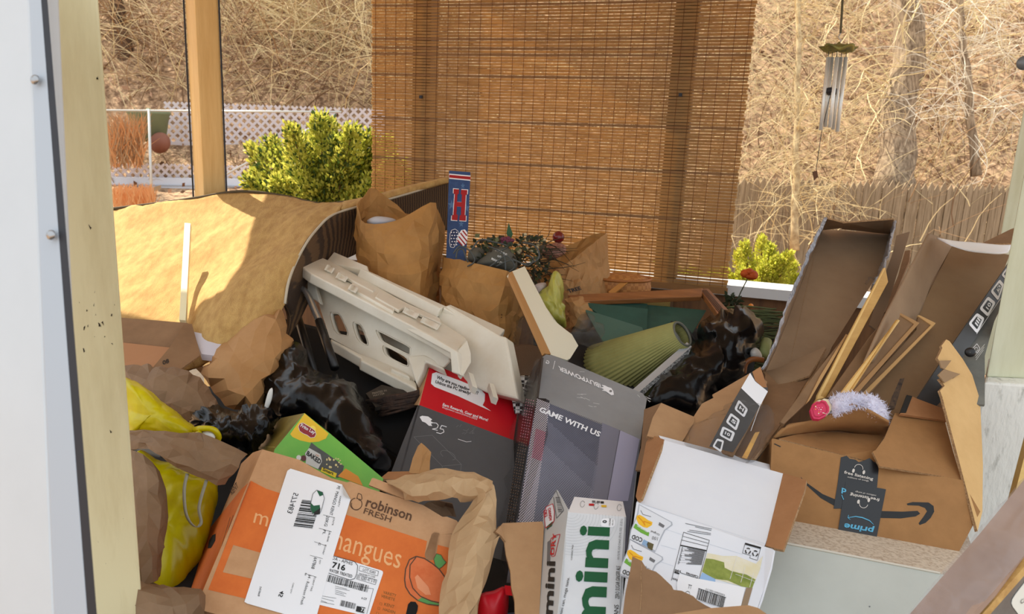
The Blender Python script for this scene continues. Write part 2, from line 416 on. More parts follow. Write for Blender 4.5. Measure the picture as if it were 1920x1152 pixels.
# ---- posts
def post(name, label, xl, xr, yref, D, z0, z1, dep, mt, yaw=0, dr=0, extra=None):
    a, b = P(xl, yref, D), P(xr, yref, D+dr); d = b-a; d.z = 0; n = V((-d.y, d.x, 0)).normalized()
    n = V((a.x+.01, a.y, 0)).normalized() if a.x > 0 else V((b.x-.005, b.y, 0)).normalized()
    if yaw: d = Matrix.Rotation(yaw, 3, 'Z') @ d
    m = M(); m.bev = .004
    m.prism([V((a.x,a.y,z0)), V((a.x+d.x,a.y+d.y,z0)), V((a.x+d.x+n.x*dep,a.y+d.y+n.y*dep,z0)), V((a.x+n.x*dep,a.y+n.y*dep,z0))], V((0,0,z1-z0)), mt)
    if extra: t_ = Thing(name, label, 'post'); extra(t_, a, d, n, m); t_.part(m, 'shaft'); return t_.done()
    return one(name, m, label, 'post')
def pfx(t_, a, d, n, m):
    for k in range(22):
        u = R.uniform(.1,.9); z = R.choice((R.uniform(.92,1.0), R.uniform(.92,1.0), R.uniform(.5,1.5))); s_ = R.uniform(.0006,.0026)
        q = a + d*u - n*.0006; q.z = z
        m.poly([q+V((R.uniform(-s_,s_), 0, R.uniform(-2*s_,2*s_))) for _ in range(5)], mat('dark_stain', S(70,58,44), .9))
    s_ = M(); s_.prism([V((a.x-.012,a.y-.002,0)), V((a.x+.002,a.y-.002,0)), V((a.x+.002,a.y+.05,0)), V((a.x-.012,a.y+.05,0))], V((0,0,2.36)), mat('strip_white', S(226,226,216), .5)); t_.part(s_, 'edge_strip', label='thin white edge strip')
post('porch_post', 'thick cream painted porch post with chipped paint right beside the white door', 96, 206, 300, 1.05, 0, 2.36, .09, cream, extra=pfx)
# mid-left post seen on its corner, wire edges each side
a = P(379, 300, 2.82)
m = M(); m.bev = .003
c_, s_ = V((-.062, .062, 0)), V((.060, .066, 0)); b0 = V((a.x, a.y, 0))
m.prism([b0, b0+s_, b0+s_+c_, b0+c_], V((0,0,2.36)), tanwood)
t = Thing('porch_post', 'slim tan wooden porch post standing on its corner left of the blind', 'post'); t.part(m, 'shaft')
for q in (b0+c_+V((-.004,-.004,0)), b0+s_+V((.004,-.004,0))): t.part(M().tube([q+V((0,0,.3)), q+V((0,0,2.3))], .0035, rubber, 5), 'screen_wire')
t.done()
greypost = mat('blind_post_wood', S(96,72,48), .7, S(82,62,42), 6, .2, 14, stretch=(6,6,.6))
for (xl, xr, lab) in ((773,806,'post showing as a dark band behind the left side of the bamboo blind'), (1252,1295,'post showing as a dark band behind the right side of the bamboo blind')):
    pa = PL(BW(0,0,.03), BW(1,0,.03), BW(0,1,.03)); A, B = pa.hit(xl, 200), pa.hit(xr, 200); A.z = B.z = 0
    one('porch_post', M().prism([A, B, B+WN*.09, A+WN*.09], V((0,0,2.36)), greypost), lab, 'post')
# right side: a far pale post, then a near one on a weathered pier
post('porch_post', 'pale cream post at the right edge behind the nearer cream post', 1893, 1945, 350, 2.75, .45, 2.36, .09, creamg)
ze = P(1850, 708, 1.92).z
post('porch_post', 'cream post standing on the weathered white pier at the right edge', 1851, 1960, 700, 1.92, ze, 2.36, .10, creamg)
m = M(); a = P(1845, 720, 1.88); n_ = V((a.x,a.y,0)).normalized()*.3; m.prism([V((a.x,a.y,0)), V((a.x+.34,a.y-.04,0)), V((a.x+.34,a.y-.04,0))+n_, V((a.x,a.y,0))+n_], V((0,0,ze)), oldwhite); m.bev = .006
one('porch_pier', m, 'rough weathered white painted pier under the right-hand cream post', 'pier')
m = M(); q0 = P(1908, 985, 1.62); m.slab([(1935,800,1.7),(1965,800,1.7),(1905,985,1.55),(1888,985,1.55)], .03, mat('pine', S(222,190,120), .6, S(206,168,96), 6, .1, stretch=(1,1,8)))
one('wooden_stick', m, 'short pale pine batten leaning against the white pier at the right edge', 'wood piece')
# ---- bamboo blind
slatm = mat('bamboo_slats', S(204,168,112), .6, S(184,148,96), 12, .2, 80, trl=.6, stretch=(1,1,6))
slatd = mat('bamboo_slats_dark', S(150,110,66), .7, trl=.2)
L_ = (V((WB.x,WB.y,0))-V((WA.x,WA.y,0))).length
zb = PL(BW(0,0), BW(1,0), BW(0,1)).hit(1240, 528).z; zt = 2.30
t = Thing('bamboo_blind', 'wide brown bamboo roll blind hanging across the back of the porch', 'blind')
m = M(); n = int((zt-zb)/.0132); ns = 40
dark = {n-30-i for i in (0,)} | {int(n*f) for f in (.18,.30,.42,.545,.60,.615,.64,.73,.83)}  # these darker slats stand in for shadow lines across the blind
for i in range(n):
    z = zb + .0132*i; k = len(m.v); ph = i*7.31; mm = slatd if i in dark else slatm
    x0, x1 = R.uniform(-.004,.004), L_+R.uniform(-.004,.004)
    for j in range(ns+1):
        s0 = lerp(x0, x1, j/ns); sag = -.008*sin(pi*j/ns)*(z-zb)/(zt-zb)
        w1 = .0054 + .0017*noise.noise(V((s0*5, ph, 0))) + R.uniform(-.0003,.0003); w0 = .0055 + .0014*noise.noise(V((s0*5, ph+40, 0)))
        of = .0016*noise.noise(V((s0*2, ph, 9)))
        m.v += [BW(s0, z-w0+sag, of), BW(s0, z+w1+sag, of+.001), BW(s0, z+w1+sag, of+.0035), BW(s0, z-w0+sag, of+.0025)]
    for j in range(ns):
        b_ = k+4*j
        for e in range(4): m.f.append((b_+e, b_+4+e, b_+4+(e+1)%4, b_+(e+1)%4)); m.fm.append(m.mi(mm))
t.part(m, 'slats', kind=None)
m = M()
for j in range(33):
    s0 = .02+(L_-.04)*j/32; m.tube([BW(s0, zb, -.002), BW(s0, zt, -.002)], .0011, mat('cord', S(112,72,38), .8), 4)
t.part(m, 'stitching_cord')
m = M().prism([BW(-.004,zb-.03,-.006), BW(L_+.004,zb-.03,-.006), BW(L_+.004,zb-.03,.012), BW(-.004,zb-.03,.012)], V((0,0,.026)), slatd); t.part(m, 'bottom_rail')
for px, py in ((790,182),(1276,178)):
    c = PL(BW(0,0,-.004), BW(1,0,-.004), BW(0,1,-.004)).hit(px, py); m = M()
    m.prism([c-WD*.007-V((0,0,.007)), c+WD*.007-V((0,0,.007)), c+WD*.007+V((0,0,.007)), c-WD*.007+V((0,0,.007))], -WN*.01, rubber); t.part(m, 'cord_clip')
t.done()
# ---- wind chime
brass = mat('verdigris_brass', S(150,140,70), .5, S(92,92,50), 40, .4, 80, metal=.4)
alu = mat('aluminium_tube', S(236,236,230), .4, metal=.45)
t = Thing('wind_chime', 'silver tube wind chime with a leafy brass top hanging right of the blind', 'wind chime'); D = 2.45
m = M(smooth=True); c = P(1572, 90, D); cup = []
for h, r in ((-.012,.0),( -.008,.05),(0,.058),(.008,.03),(.014,.006),(.02,.002)):
    cup.append([c + V((cos(2*pi*j/40)*r*(1+.13*cos(5*2*pi*j/40)), sin(2*pi*j/40)*r*(1+.13*cos(5*2*pi*j/40)), h+.008*cos(5*2*pi*j/40)*(r > .04))) for j in range(40)])
m.grid(cup, brass, True); t.part(m, 'canopy')
t.part(M().tube([P(1583,-60,D), P(1578,30,D), P(1576,62,D)], .004, mat('hanger_cord', S(90,84,60), .8), 5), 'hanging_cord')
t.part(M().tube([P(1576,62,D), P(1572,70,D), P(1577,76,D), P(1573,84,D)], .002, steel, 5), 'hook')
for xa, xb, yb, dd in ((1553,1539,244,0),(1560,1547,238,.02),(1569,1556,239,-.02),(1577,1562,243,.02),(1586,1570,247,0)):
    k = t.part(M(smooth=True).tube([P(xa,108,D+dd), P(xb,yb,D+dd)], .0065, alu, 10), 'tube')
    t.part(M().tube([P(xa+1,93,D+dd*.6), P(xa,109,D+dd)], .0012, rubber, 4), 'string', k)
k = t.part(M(smooth=True).lathe(P(1558,176,D-.005), (P(1572,90,D)-P(1558,176,D)), [(0,.001),(0,.017),(.016,.017),(.016,.001)], rubber, 14), 'clapper')
t.part(M().tube([P(1570,96,D), P(1558,174,D), P(1540,250,D), P(1530,320,D)], .0012, rubber, 4), 'sail_string')
t.part(M().panel(PL((1528,330,D),(1535,330,D),(1528,340,D)), [(1524,322),(1532,320),(1534,332),(1527,338)], .004, mat('sail_wood', S(96,62,36), .7)), 'sail')
t.done()
m = M(smooth=True); m.lathe(P(1921, 118, 2.2), (CAM-P(1921,118,2.2)), [(-.012,.001),(-.008,.012),(0,.021),(.004,.020),(.005,.001)], mat('grey_metal', S(130,138,146), .45, metal=.5), 24)
one('hanging_disc', m, 'small round grey metal disc hanging at the top right edge', 'ornament')

# ================================================================ THE GARDEN BEHIND
picketm = mat('picket_grey_wood', S(160,142,116), .85, S(120,102,78), 5, .3, 20, stretch=(6,6,.5))
t = Thing('picket_fence', 'weathered grey picket fence with pointed tops behind the right side of the porch', 'fence')
fa, fb = P(1330, 334, 9.3), P(1960, 352, 9.3); fd = (fb-fa); fl = fd.length; m = M(); npk = 52
for i in range(npk):
    q = fa + fd*(i/npk) + V((0, R.uniform(-.01,.01), R.uniform(-.02,.02))); x = fd.normalized(); wv = x*(fl/npk*.90); h = 1.7
    m.prism([q-V((0,0,h)), q+wv-V((0,0,h)), q+wv-V((0,0,.06)), q+wv*.5+V((0,0,0.02)), q-V((0,0,.06))], V((0,.02,0)), picketm)
t.part(m, 'pickets')
for h in (.35, 1.2): t.part(M().prism([fa+V((0,.03,-h)), fb+V((0,.03,-h)), fb+V((0,.03,-h-.09)), fa+V((0,.03,-h-.09))], V((0,.04,0)), picketm), 'rail')
t.done()
latm = mat('lattice_white', S(206,196,196), .7)
def lattice(m, a, b, h, st, wd):
    d = b-a; L = d.length; x = d/L
    n = int((L+h)/st)
    for s in (1, -1):
        for i in range(-int(h/st)-1, n+1):
            u0 = i*st; pts = []
            v0, v1 = max(0, -u0), min(h, L-u0)
            if s == 1: p, q = (u0+v0, v0), (u0+v1, v1)
            else: p, q = (u0+v0, h-v0), (u0+v1, h-v1)
            if v1-v0 < .02: continue
            A = a + x*p[0] + V((0,0,p[1])); B = a + x*q[0] + V((0,0,q[1])); sd = (B-A).normalized().cross(V((0,1,0)))*wd/2
            m.prism([A+sd, B+sd, B-sd, A-sd], V((0, .012, 0)), latm)
            a = a + V((0, -.0, 0))
    return m
t = Thing('lattice_fence', 'tall white diamond lattice fence panel across the slope behind the left post', 'fence')
a, b = P(312, 268, 11), P(720, 282, 11); t.part(lattice(M(), a, b, P(312,192,11).z-a.z, .125, .034), 'lattice_panel')
t.part(M().prism([a+V((0,-.01,-.03)), b+V((0,-.01,-.03)), b+V((0,-.01,.02)), a+V((0,-.01,.02))], V((0,.03,0)), latm), 'bottom_rail')
t.done()
t = Thing('lattice_fence', 'low strip of white lattice above the pale board at the far left', 'fence')
a, b = P(205, 334, 10), P(470, 340, 10); t.part(lattice(M(), a, b, .2, .11, .03), 'lattice_panel'); t.done()
m = M().prism([P(200,332,9.9), P(480,336,9.9), P(480,366,9.9), P(200,366,9.9)], V((0,.05,0)), mat('pale_board', S(196,200,208), .6))
m.prism([P(200,346,9.88), P(480,349,9.88), P(480,350.5,9.88), P(200,347.5,9.88)], V((0,.01,0)), mat('board_joint', S(150,154,160), .6))
one('board_edging', m, 'long pale grey board edging below the low lattice at the far left', 'board')
t = Thing('wire_fence', 'thin galvanised fence rail and post in front of the white lattice', 'fence')
galv = mat('galvanised_pipe', S(196,196,190), .4, metal=.4)
t.part(M(smooth=True).tube([P(195,207,9), P(450,209,9), P(640,210,9)], .013, galv, 6), 'top_rail')
t.part(M(smooth=True).tube([P(279,205,9), P(285,395,9)], .016, galv, 6), 'fence_post')
t.part(M(smooth=True).tube([P(404,338,8.6), P(510,280,8.8), P(630,214,9)], .014, galv, 6), 'brace')
t.done()
m = M(smooth=True); c = P(282, 266, 10.4); m.lathe(c, V((0,0,1)), [(0,.16),(.02,.2),(.36,.26),(.38,.28),(.42,.28),(.42,.05),(.46,.02)], mat('bin_green', S(118,128,96), .6), 20)
one('garden_bin', m, 'small dull green bin standing behind the thin fence post', 'bin')
m = M(smooth=True); m.blob(ell(300, 268, 20, 20), 10.2, .15, .15, mat('red_clay', S(134,84,64), .8), 24, 6); one('clay_pot', m, 'round red brown clay pot below the green bin on the slope', 'pot')
# ---- bare brush on the slope
br1 = mat('twig_pale', S(214,194,148), .8); br2 = mat('twig_brown', S(160,128,92), .85); br3 = mat('twig_dark', S(112,84,58), .9); bark = mat('grey_bark', S(178,156,128), .9, S(96,76,56), 7, 1, 14, stretch=(4,4,.35))
def branch(m, p, d, L, r, mt, seg=7, curl=.5, droop=.05, rng=R):
    pts = [p]; d = d.normalized()
    for i in range(seg):
        d = (d + V((rng.uniform(-1,1), rng.uniform(-.6,.6), rng.uniform(-1,1)))*curl*.33 + V((0,0,-droop))).normalized(); pts.append(pts[-1]+d*L/seg)
    m.tube(pts, [r*(1-.75*i/seg) for i in range(seg+1)], mt, 3); return pts
def brush(m, n, xr, yr, hmin, hmax, seed, rad=.012, mats=(br1, br2), bias=0):
    rng = random.Random(seed)
    for _ in range(n):
        y = rng.uniform(*yr); x = rng.uniform(*xr)*y; p = V((x, y, hill(x, y)-.05))
        d = V((rng.uniform(-.8,.8)+bias, rng.uniform(-.5,.3), rng.uniform(.35,1.1))); mt = rng.choice(mats)
        pts = branch(m, p, d, rng.uniform(hmin,hmax), rad*rng.uniform(.5,1.2)*y/10, mt, 8, .75, .13, rng)
        for s in range(4):
            q = pts[rng.randint(2, 7)]; branch(m, q, V((rng.uniform(-1,1), rng.uniform(-.6,.4), rng.uniform(-.4,.9))), rng.uniform(.4,1.3)*hmax/3, rad*.45*y/10, mt, 5, .8, .1, rng)
m = M(); brush(m, 900, (-.66,-.08), (11.5,17), 1.2, 3.2, 3, .008, (br1,br1,br2,br2,br3)); one('bare_brush', m, 'tangle of bare tan twigs covering the slope left of the blind', 'brush', kind='stuff')
m = M(); brush(m, 820, (.02,.70), (9.9,17), 1.0, 3.0, 5, .0075, (br1,br1,br1,br2,br3)); one('bare_brush', m, 'tangle of bare pale twigs covering the slope right of the blind', 'brush', kind='stuff')
m = M(); brush(m, 260, (-.62,-.2), (10.1,10.9), .25, .5, 17, .006, (br1,br2,br3)); one('low_brush', m, 'low bare twigs on the bank in front of the tall white lattice', 'brush', kind='stuff')
m = M(); rng = random.Random(12)
for _ in range(2600):
    y = rng.uniform(9.6, 18); x = rng.uniform(-.68,.7)*y; s_ = rng.uniform(.03,.08)*y/11; p = V((x, y, hill(x, y)+rng.uniform(0,.12)))
    u = V((rng.uniform(-1,1), rng.uniform(-1,1), rng.uniform(-1,1))).normalized()*s_; q = V((rng.uniform(-1,1), rng.uniform(-1,1), rng.uniform(-1,1))).normalized()*s_
    m.poly([p-u, p+q*.6, p+u, p-q*.6], rng.choice((MATS['twig_brown'], mat('dry_leaf_pink', S(186,150,122), .9), mat('dry_leaf_dark', S(110,76,50), .9))))
m.f = m.f
one('dry_leaves', m, 'dry fallen leaves scattered over the brown slope', 'leaves', kind='stuff')
def tree(name, label, base, top, r0, r1, nb, seed, mt=None, bl=1.5, spread=1., start=.3, tm=br1):
    rng = random.Random(seed); t_ = Thing(name, label, 'tree'); m = M(smooth=True); pts = []
    for i in range(13):
        f = i/12; pts.append(base.lerp(top, f)+V((rng.uniform(-1,1)*r0*.35, 0, 0)))
    m.tube(pts, [lerp(r0, r1, i/12)*(1+.25*(i == 0)) for i in range(13)], mt or bark, 10); t_.part(m, 'trunk')
    m = M()
    for _ in range(nb):
        f = rng.uniform(start, 1); q = base.lerp(top, f)
        bp = branch(m, q, V((rng.uniform(-1,1)*spread, rng.uniform(-.5,.2), rng.uniform(-.2,1))), bl*rng.uniform(.5,1.2), min(.018, r1*.25)*rng.uniform(.5,1), tm, 8, .8, .08, rng)
        for s in range(5): branch(m, bp[rng.randint(2,7)], V((rng.uniform(-1,1), rng.uniform(-.5,.3), rng.uniform(-.7,.9))), bl*.5*rng.uniform(.4,1), min(.009, r1*.12), tm, 6, .9, .1, rng)
    t_.part(m, 'branches'); return t_.done()
tree('bare_tree', 'thick grey barked bare tree trunk rising behind the picket fence at right', P(1684,372,10.2), P(1706,-120,10.6), .26, .18, 26, 4, bl=1.8)
tree('vine_tree', 'slender pale sapling wrapped in vines just right of the blind', P(1490,470,8.6), P(1500,-60,8.8), .045, .026, 120, 9, mat('pale_bark', S(208,188,146), .85, S(150,124,88), 10, .8, 20), 1.1, 1.2, .05)
tree('bare_tree', 'dark leaning bare tree trunk behind the green bin at far left', P(262,262,12), P(205,-60,12.4), .16, .10, 40, 14, mat('dark_bark', S(112,84,60), .9, S(80,58,40), 6, .8, 14), 2.2, tm=br2)
tree('bare_tree', 'arching bare tree with long drooping twigs between left post and blind', P(640,230,12.5), P(600,-160,12.5), .09, .07, 110, 21, br2, 3.0, 1.5, .15, br1)
tree('bare_tree', 'thin white twigged bare tree at the right edge behind the posts', P(1830,330,9.9), P(1790,-80,9.9), .06, .04, 60, 33, None, 1.4, 1.2, .2, mat('twig_white', S(232,222,200), .8))
for i in range(1):
    m = M(); rng = random.Random(51)
    for _ in range(22):
        x = rng.choice((rng.uniform(1440,1540), rng.uniform(1385, 1880))); branch(m, P(x, rng.uniform(380,560), 9.05), V((rng.uniform(-.7,.7), -.1, 1)), rng.uniform(.5,1.3), .009, rng.choice((br1, br1, br3)), 7, .7, .08, rng)
    one('bare_vines', m, 'bare pale vines climbing up the front of the picket fence', 'vines', kind='stuff')
# ---- evergreens
lf1 = mat('evergreen_leaf', S(186,190,76), .55, S(128,142,48), 5, trl=.5); lf2 = mat('evergreen_leaf_yellow', S(226,218,100), .55, S(184,184,72), 6, trl=.5)
lf3 = mat('evergreen_leaf_dark', S(64,86,34), .6, trl=.3)
def plume(m, a, b, r, n, sz, mts, rng):
    d = (b-a)
    for _ in range(n):
        f = rng.random()**.7; rr = r*(1-f*.75)*rng.random()**.5
        o = V((rng.gauss(0,1), rng.gauss(0,1), rng.gauss(0,1))).normalized()*rr; p = a+d*f+o
        u = (d.normalized()*.8 + o.normalized()*.9 + V((rng.uniform(-.5,.5), rng.uniform(-.5,.5), rng.uniform(-.2,.6)))).normalized()*sz*rng.uniform(.6,1.4)
        q = u.cross(V((rng.uniform(-1,1), rng.uniform(-1,1), rng.uniform(-1,1)))).normalized()*sz*.33
        m.poly([p, p+u*.5+q, p+u, p+u*.5-q], rng.choice(mts))
def evergreen(label, D, tips, base, r, n, sz, mts, seed):
    rng = random.Random(seed); t_ = Thing('evergreen_shrub', label, 'shrub'); m = M(); st = M(); B = P(*base, D)
    for (x, y, dd) in tips:
        tip = P(x, y, D+dd); a = B.lerp(tip, .25)+V((0,0,.0)); plume(m, a, tip, r, n, sz, mts, rng); st.tube([B, a, tip], [.014, .01, .003], br3, 5)
    t_.part(st, 'stem'); t_.part(m, 'foliage'); return t_.done()
rng = random.Random(5); tips = []
for x, y in ((470,275),(500,262),(528,300),(545,238),(575,262),(600,222),(622,228),(640,262),(660,245),(690,256),(705,285),(725,262),(480,320),(460,338),(520,345),(560,310),(600,300),(640,320),(680,330),(710,345),(740,300),(760,330),(590,350),(640,368),(500,372),(560,385)):
    tips.append((x+rng.uniform(-6,6), y+rng.uniform(-4,4), rng.uniform(-.35,.3)))
evergreen('big spreading yellow green evergreen shrub between left post and bamboo blind', 4.7, tips, (610,470), .19, 1500, .030, (lf1,lf2,lf2,lf2,lf3), 8)
tips = [(x+rng.uniform(-5,5), y+rng.uniform(-4,4), rng.uniform(-.15,.15)) for x, y in ((1362,505),(1380,480),(1400,458),(1425,448),(1445,462),(1460,486),(1478,472),(1492,490),(1498,520),(1350,530),(1395,505),(1430,500),(1465,520),(1330,515),(1300,505),(1260,500),(1230,490))]
evergreen('small bright lime green shrub on the ledge side right of the blind', 3.75, tips, (1420,620), .085, 900, .018, (lf2,lf2,mat('lime_leaf', S(226,230,90), .5, trl=.5),lf1), 6)
m = M(); rng = random.Random(2)
for _ in range(500):
    x, y = rng.uniform(212,290), rng.uniform(368,400); p = P(x, y, 6.5+rng.uniform(-.3,.3)); 
    branch(m, p, V((rng.uniform(-.4,.4), 0, 1)), .12, .006, mat('orange_stem', S(206,150,98), .85), 3, .5, .02, rng)
one('dry_grass', m, 'tuft of orange dry grass at the far left beyond the rug', 'grass', kind='stuff')
m = M(); rng = random.Random(3)
for _ in range(500):
    x, y = rng.uniform(205,270), rng.uniform(250,318); p = P(x, y, 9.6+rng.uniform(-.3,.3)); 
    branch(m, p, V((rng.uniform(-.5,.5), 0, 1)), .3, .007, rng.choice((br2, mat('rust_grass', S(196,138,86), .85))), 4, .5, .04, rng)
one('dry_grass', m, 'tall rust brown dry grass left of the green bin', 'grass', kind='stuff')
# ================================================================ THE PILE: prints and colours
orange = mat('orange_print', S(222,116,46), .75, S(210,104,38), 20, .1, 80)
redp = mat('red_print', S(200,14,32), .4); greyp = mat('charcoal_print', S(82,84,88), .42, S(74,76,80), 6); silverp = mat('silver_print', S(142,144,146), .3, S(128,130,132), 5, .15, 20)
greenp = mat('green_print', S(96,178,66), .35, S(128,194,74), 4); goldp = mat('gold_print', S(160,140,70), .35, S(122,108,52), 14, .15, 30); yelp = mat('yellow_print', S(238,194,40), .4)
dkgreen = mat('dark_green_print', S(6,86,52), .45); leafg = mat('leaf_green_print', S(84,150,70), .5); paleo = mat('pale_orange_print', S(236,176,120), .7)
brownp = mat('brown_print', S(92,62,40), .75); tape = mat('black_tape', S(26,26,28), .3, bump=.1, bs=40); bluep = mat('light_blue_print', S(88,172,206), .5)
# ---------------------------------------------------------------- mango box
def mango():
    t = Thing('mango_box', 'orange and brown mango carton with a big white shipping label tilted at the front', 'box')
    pl = PL((492,843,1.42),(384,1126,1.24),(862,968,1.38))
    m = M(); TL, TR, BR, BL = (492,843), (884,972), (822,1270), (372,1128)
    BR = (770,1238)
    edge = K('e4',(-330,-62),(-75,10),(150,140),(160,146),(280,178),(300,170),(450,225),(840,345),(985,432),(1020,432),(1090,460))
    hole = K('e4',(905,560),(925,543),(952,545),(967,565),(966,595),(935,730),(915,752),(880,755),(858,738),(853,712),(872,660))
    body = [TL] + edge[1:] + [(862,985),(846,1100),BR,BL]
    # front sheet with the oval hand hole cut through it (the hole is bridged to the right edge)
    j = body.index((862,985)); hh = hole[2:]+hole[:2]
    fr = body[:j+1] + [(862,1000)] + [hh[1]] + hh[2:] + hh[:2] + [(862,1001)] + body[j+1:]
    m.panel(pl, fr, .006, card_lt, card_edge)
    ob = K('c7',(690,515),(830,558),(1640,826),(1640,1200),(1630,1290),(1000,1158),(485,1036))
    og = K('e4',(-520,140),(280,418),(870,612),(853,712),(860,740),(880,756),(915,753),(938,728),(950,640),(1075,672),(1072,700),(1010,1000)) 
    band = [K('c7',(690,515))[0], K('c7',(760,552))[0]] + og[2:-1] + [(846,1040),(822,1160),(772,1222)] + K('c7',(1000,1158),(485,1036))
    m.dec(pl, band, orange)
    m.dec(pl, K('c7',(605,822),(745,862),(700,985),(555,952)), card_lt, 2)
    m.txt(pl, 'm', K('c7',(700,715))[0], K('c7',(766,735))[0], K('c7',(712,668))[0], paleo)
    m.txt(pl, 'mangues', K('c7',(1042,858))[0], K('c7',(1392,970))[0], K('c7',(1068,762))[0], paleo)
    m.txt(pl, 'robinson', K('e4',(412,357))[0], K('e4',(748,466))[0], K('e4',(436,285))[0], brownp, .02)
    m.txt(pl, 'FRESH', K('e4',(398,408))[0], K('e4',(600,476))[0], K('e4',(412,366))[0], brownp, .01)
    c = K('e4',(346,337))[0]; m.line(pl, ell(c[0],c[1],11,11,0,22,-60,262), 1.6, brownp); m.line(pl, ell(c[0]+.5,c[1]+1.5,9,10,0,16,60,200), 1.2, brownp, 2)
    m.line(pl, K('e4',(350,300),(362,258),(385,268),(390,300),(372,312),(352,290)), 1.4, brownp)
    # mango picture
    mg = K('e4',(705,900),(712,820),(740,750),(790,725),(850,740),(905,775),(960,820),(1000,875),(1012,960),(985,1040),(960,1090),(880,1080),(800,1050),(745,1005),(712,950))
    m.dec(pl, mg, mat('mango_orange', S(226,124,70), .7, S(214,104,50), 30), 2)
    m.line(pl, mg[:11]+mg[10:]+mg[:1], 2.2, brownp, 3)
    m.line(pl, K('e4',(790,730),(745,790),(742,880),(765,960),(820,1020),(900,1055),(960,1068)), 2, brownp, 3)
    m.dec(pl, K('e4',(800,1050),(830,1030),(900,1060),(962,1075),(955,1092),(880,1080)), leafg, 3)
    lf = K('e4',(920,745),(940,705),(975,715),(990,745),(1012,770),(985,800),(960,818),(930,790)); m.dec(pl, lf, leafg, 3); m.line(pl, lf+lf[:1], 1, brownp, 4)
    m.dec(pl, K('e4',(780,880),(800,860),(880,950),(900,1010),(860,1010),(800,960)), mat('mango_light', S(232,150,104), .7), 3)
    for tx, a, b, c in (('VARIETY',(545,1002),(640,1030),(550,980)),('VERIETE',(528,1028),(630,1058),(534,1008)),('KENT',(552,1090),(625,1112),(558,1068)),('HADEN',(542,1126),(632,1152),(548,1106))):
        m.txt(pl, tx, K('e4',a)[0], K('e4',b)[0], K('e4',c)[0], mat('olive_ink', S(120,84,30), .7))
    for a in ((530,1075),(515,1108),(505,1145)):
        q = K('e4',a)[0]; m.line(pl, [(q[0]-2,q[1]-2),(q[0]+2,q[1]-1),(q[0]+1.5,q[1]+3),(q[0]-2.5,q[1]+2),(q[0]-2,q[1]-2)], .7, MATS['olive_ink'])
    m.dec(pl, K('e4',(722,1120),(730,1080),(750,1060),(785,1062),(804,1090),(800,1125),(770,1200),(705,1190)), mat('slot_black', S(14,12,10), .9), 4)
    t.part(m, 'front_panel')
    # tabs on the top edge
    m = M().panel(pl, K('e4',(440,196),(462,148),(475,145),(712,232),(722,245),(712,303)), .005, card_lt, card_edge, off=.004); t.part(m, 'tab')
    # other walls
    vec = -pl.n*.20
    side = PL((492,843,1.42),(384,1126,1.24),(452,862,1.60))
    m = M(); sp = [(492,843),(474,849),(452,870),(440,905),(395,1010),(352,1094),(372,1140),(384,1126)]
    m.panel(side, sp, .006, card_lt, card_edge)
    m.dec(side, [(470,902),(452,918),(380,1008),(354,1090),(370,1132),(386,1118)], orange, 1)
    m.dec(side, K('c7',(505,775),(520,768),(518,800),(498,836),(482,838),(490,800)), MATS['slot_black'], 3)
    m.txt(side, 'KENT', K('c7',(600,585))[0], K('c7',(632,545))[0], K('c7',(590,560))[0], inkb)
    m.line(side, K('c7',(550,840),(575,770),(605,680)), 1, inkb); m.line(side, K('c7',(530,900),(560,790),(590,690)), .8, inkb)
    t.part(m, 'side_panel')
    m = M(); q = [pl.hit(*p)+vec for p in [(500,850),(868,975),(800,1225),(376,1128)]]; m.prism(q, -pl.n*.006, card_lt); t.part(m, 'back_panel')
    m = M(); q = [pl.hit(*p) for p in (BL, BR)]; m.prism([q[0],q[1],q[1]+vec,q[0]+vec], pl.hit(380,1140)-pl.hit(384,1126), card_lt); t.part(m, 'bottom_panel')
    m = M(); m.prism([pl.hit(*p) for p in ((846,1040),(880,1085),(846,1180),(776,1235))], vec, orange); t.part(m, 'end_panel')
    # shipping label
    m = M(); lab = rrect(*K('e3',(574,172),(985,330),(752,1250),(278,1072)), f=.03)
    lp = K('e3',(590,176),(935,282),(992,382),(880,752),(752,1210),(700,1196),(300,1082),(280,1070),(290,1040),(568,190))
    m.panel(pl, lp, .0006, white, off=.0022)
    m.prism([pl.hit(*K('e3',p)[0], o_) for p, o_ in (((935,282),.004),((992,382),.004),((945,350),.012))], pl.n*.0006, mat('label_back', S(206,204,200), .6))
    m.txt(pl, '577483', K('e3',(645,350))[0], K('e3',(600,485))[0], K('e3',(612,340))[0], ink, 0, 7)
    m.bars(pl, K('e3',(668,385))[0], K('e3',(608,565))[0], K('e3',(795,400))[0], 30, ink, random.Random(1), 7)
    ov = K('e3',(765,320),(805,335),(816,375),(800,440),(785,480),(745,488),(722,450),(728,395),(740,345)); m.dec(pl, ov, white, 8); m.line(pl, ov+ov[:1], 1, inkg, 9)
    m.dec(pl, K('e3',(765,322),(805,335),(812,352),(785,362)), dkgreen, 9); m.dec(pl, K('e3',(722,402),(745,425),(785,420),(790,450),(740,480),(725,450)), dkgreen, 9); m.dec(pl, K('e3',(745,470),(790,440),(785,480),(748,488)), ink, 10)
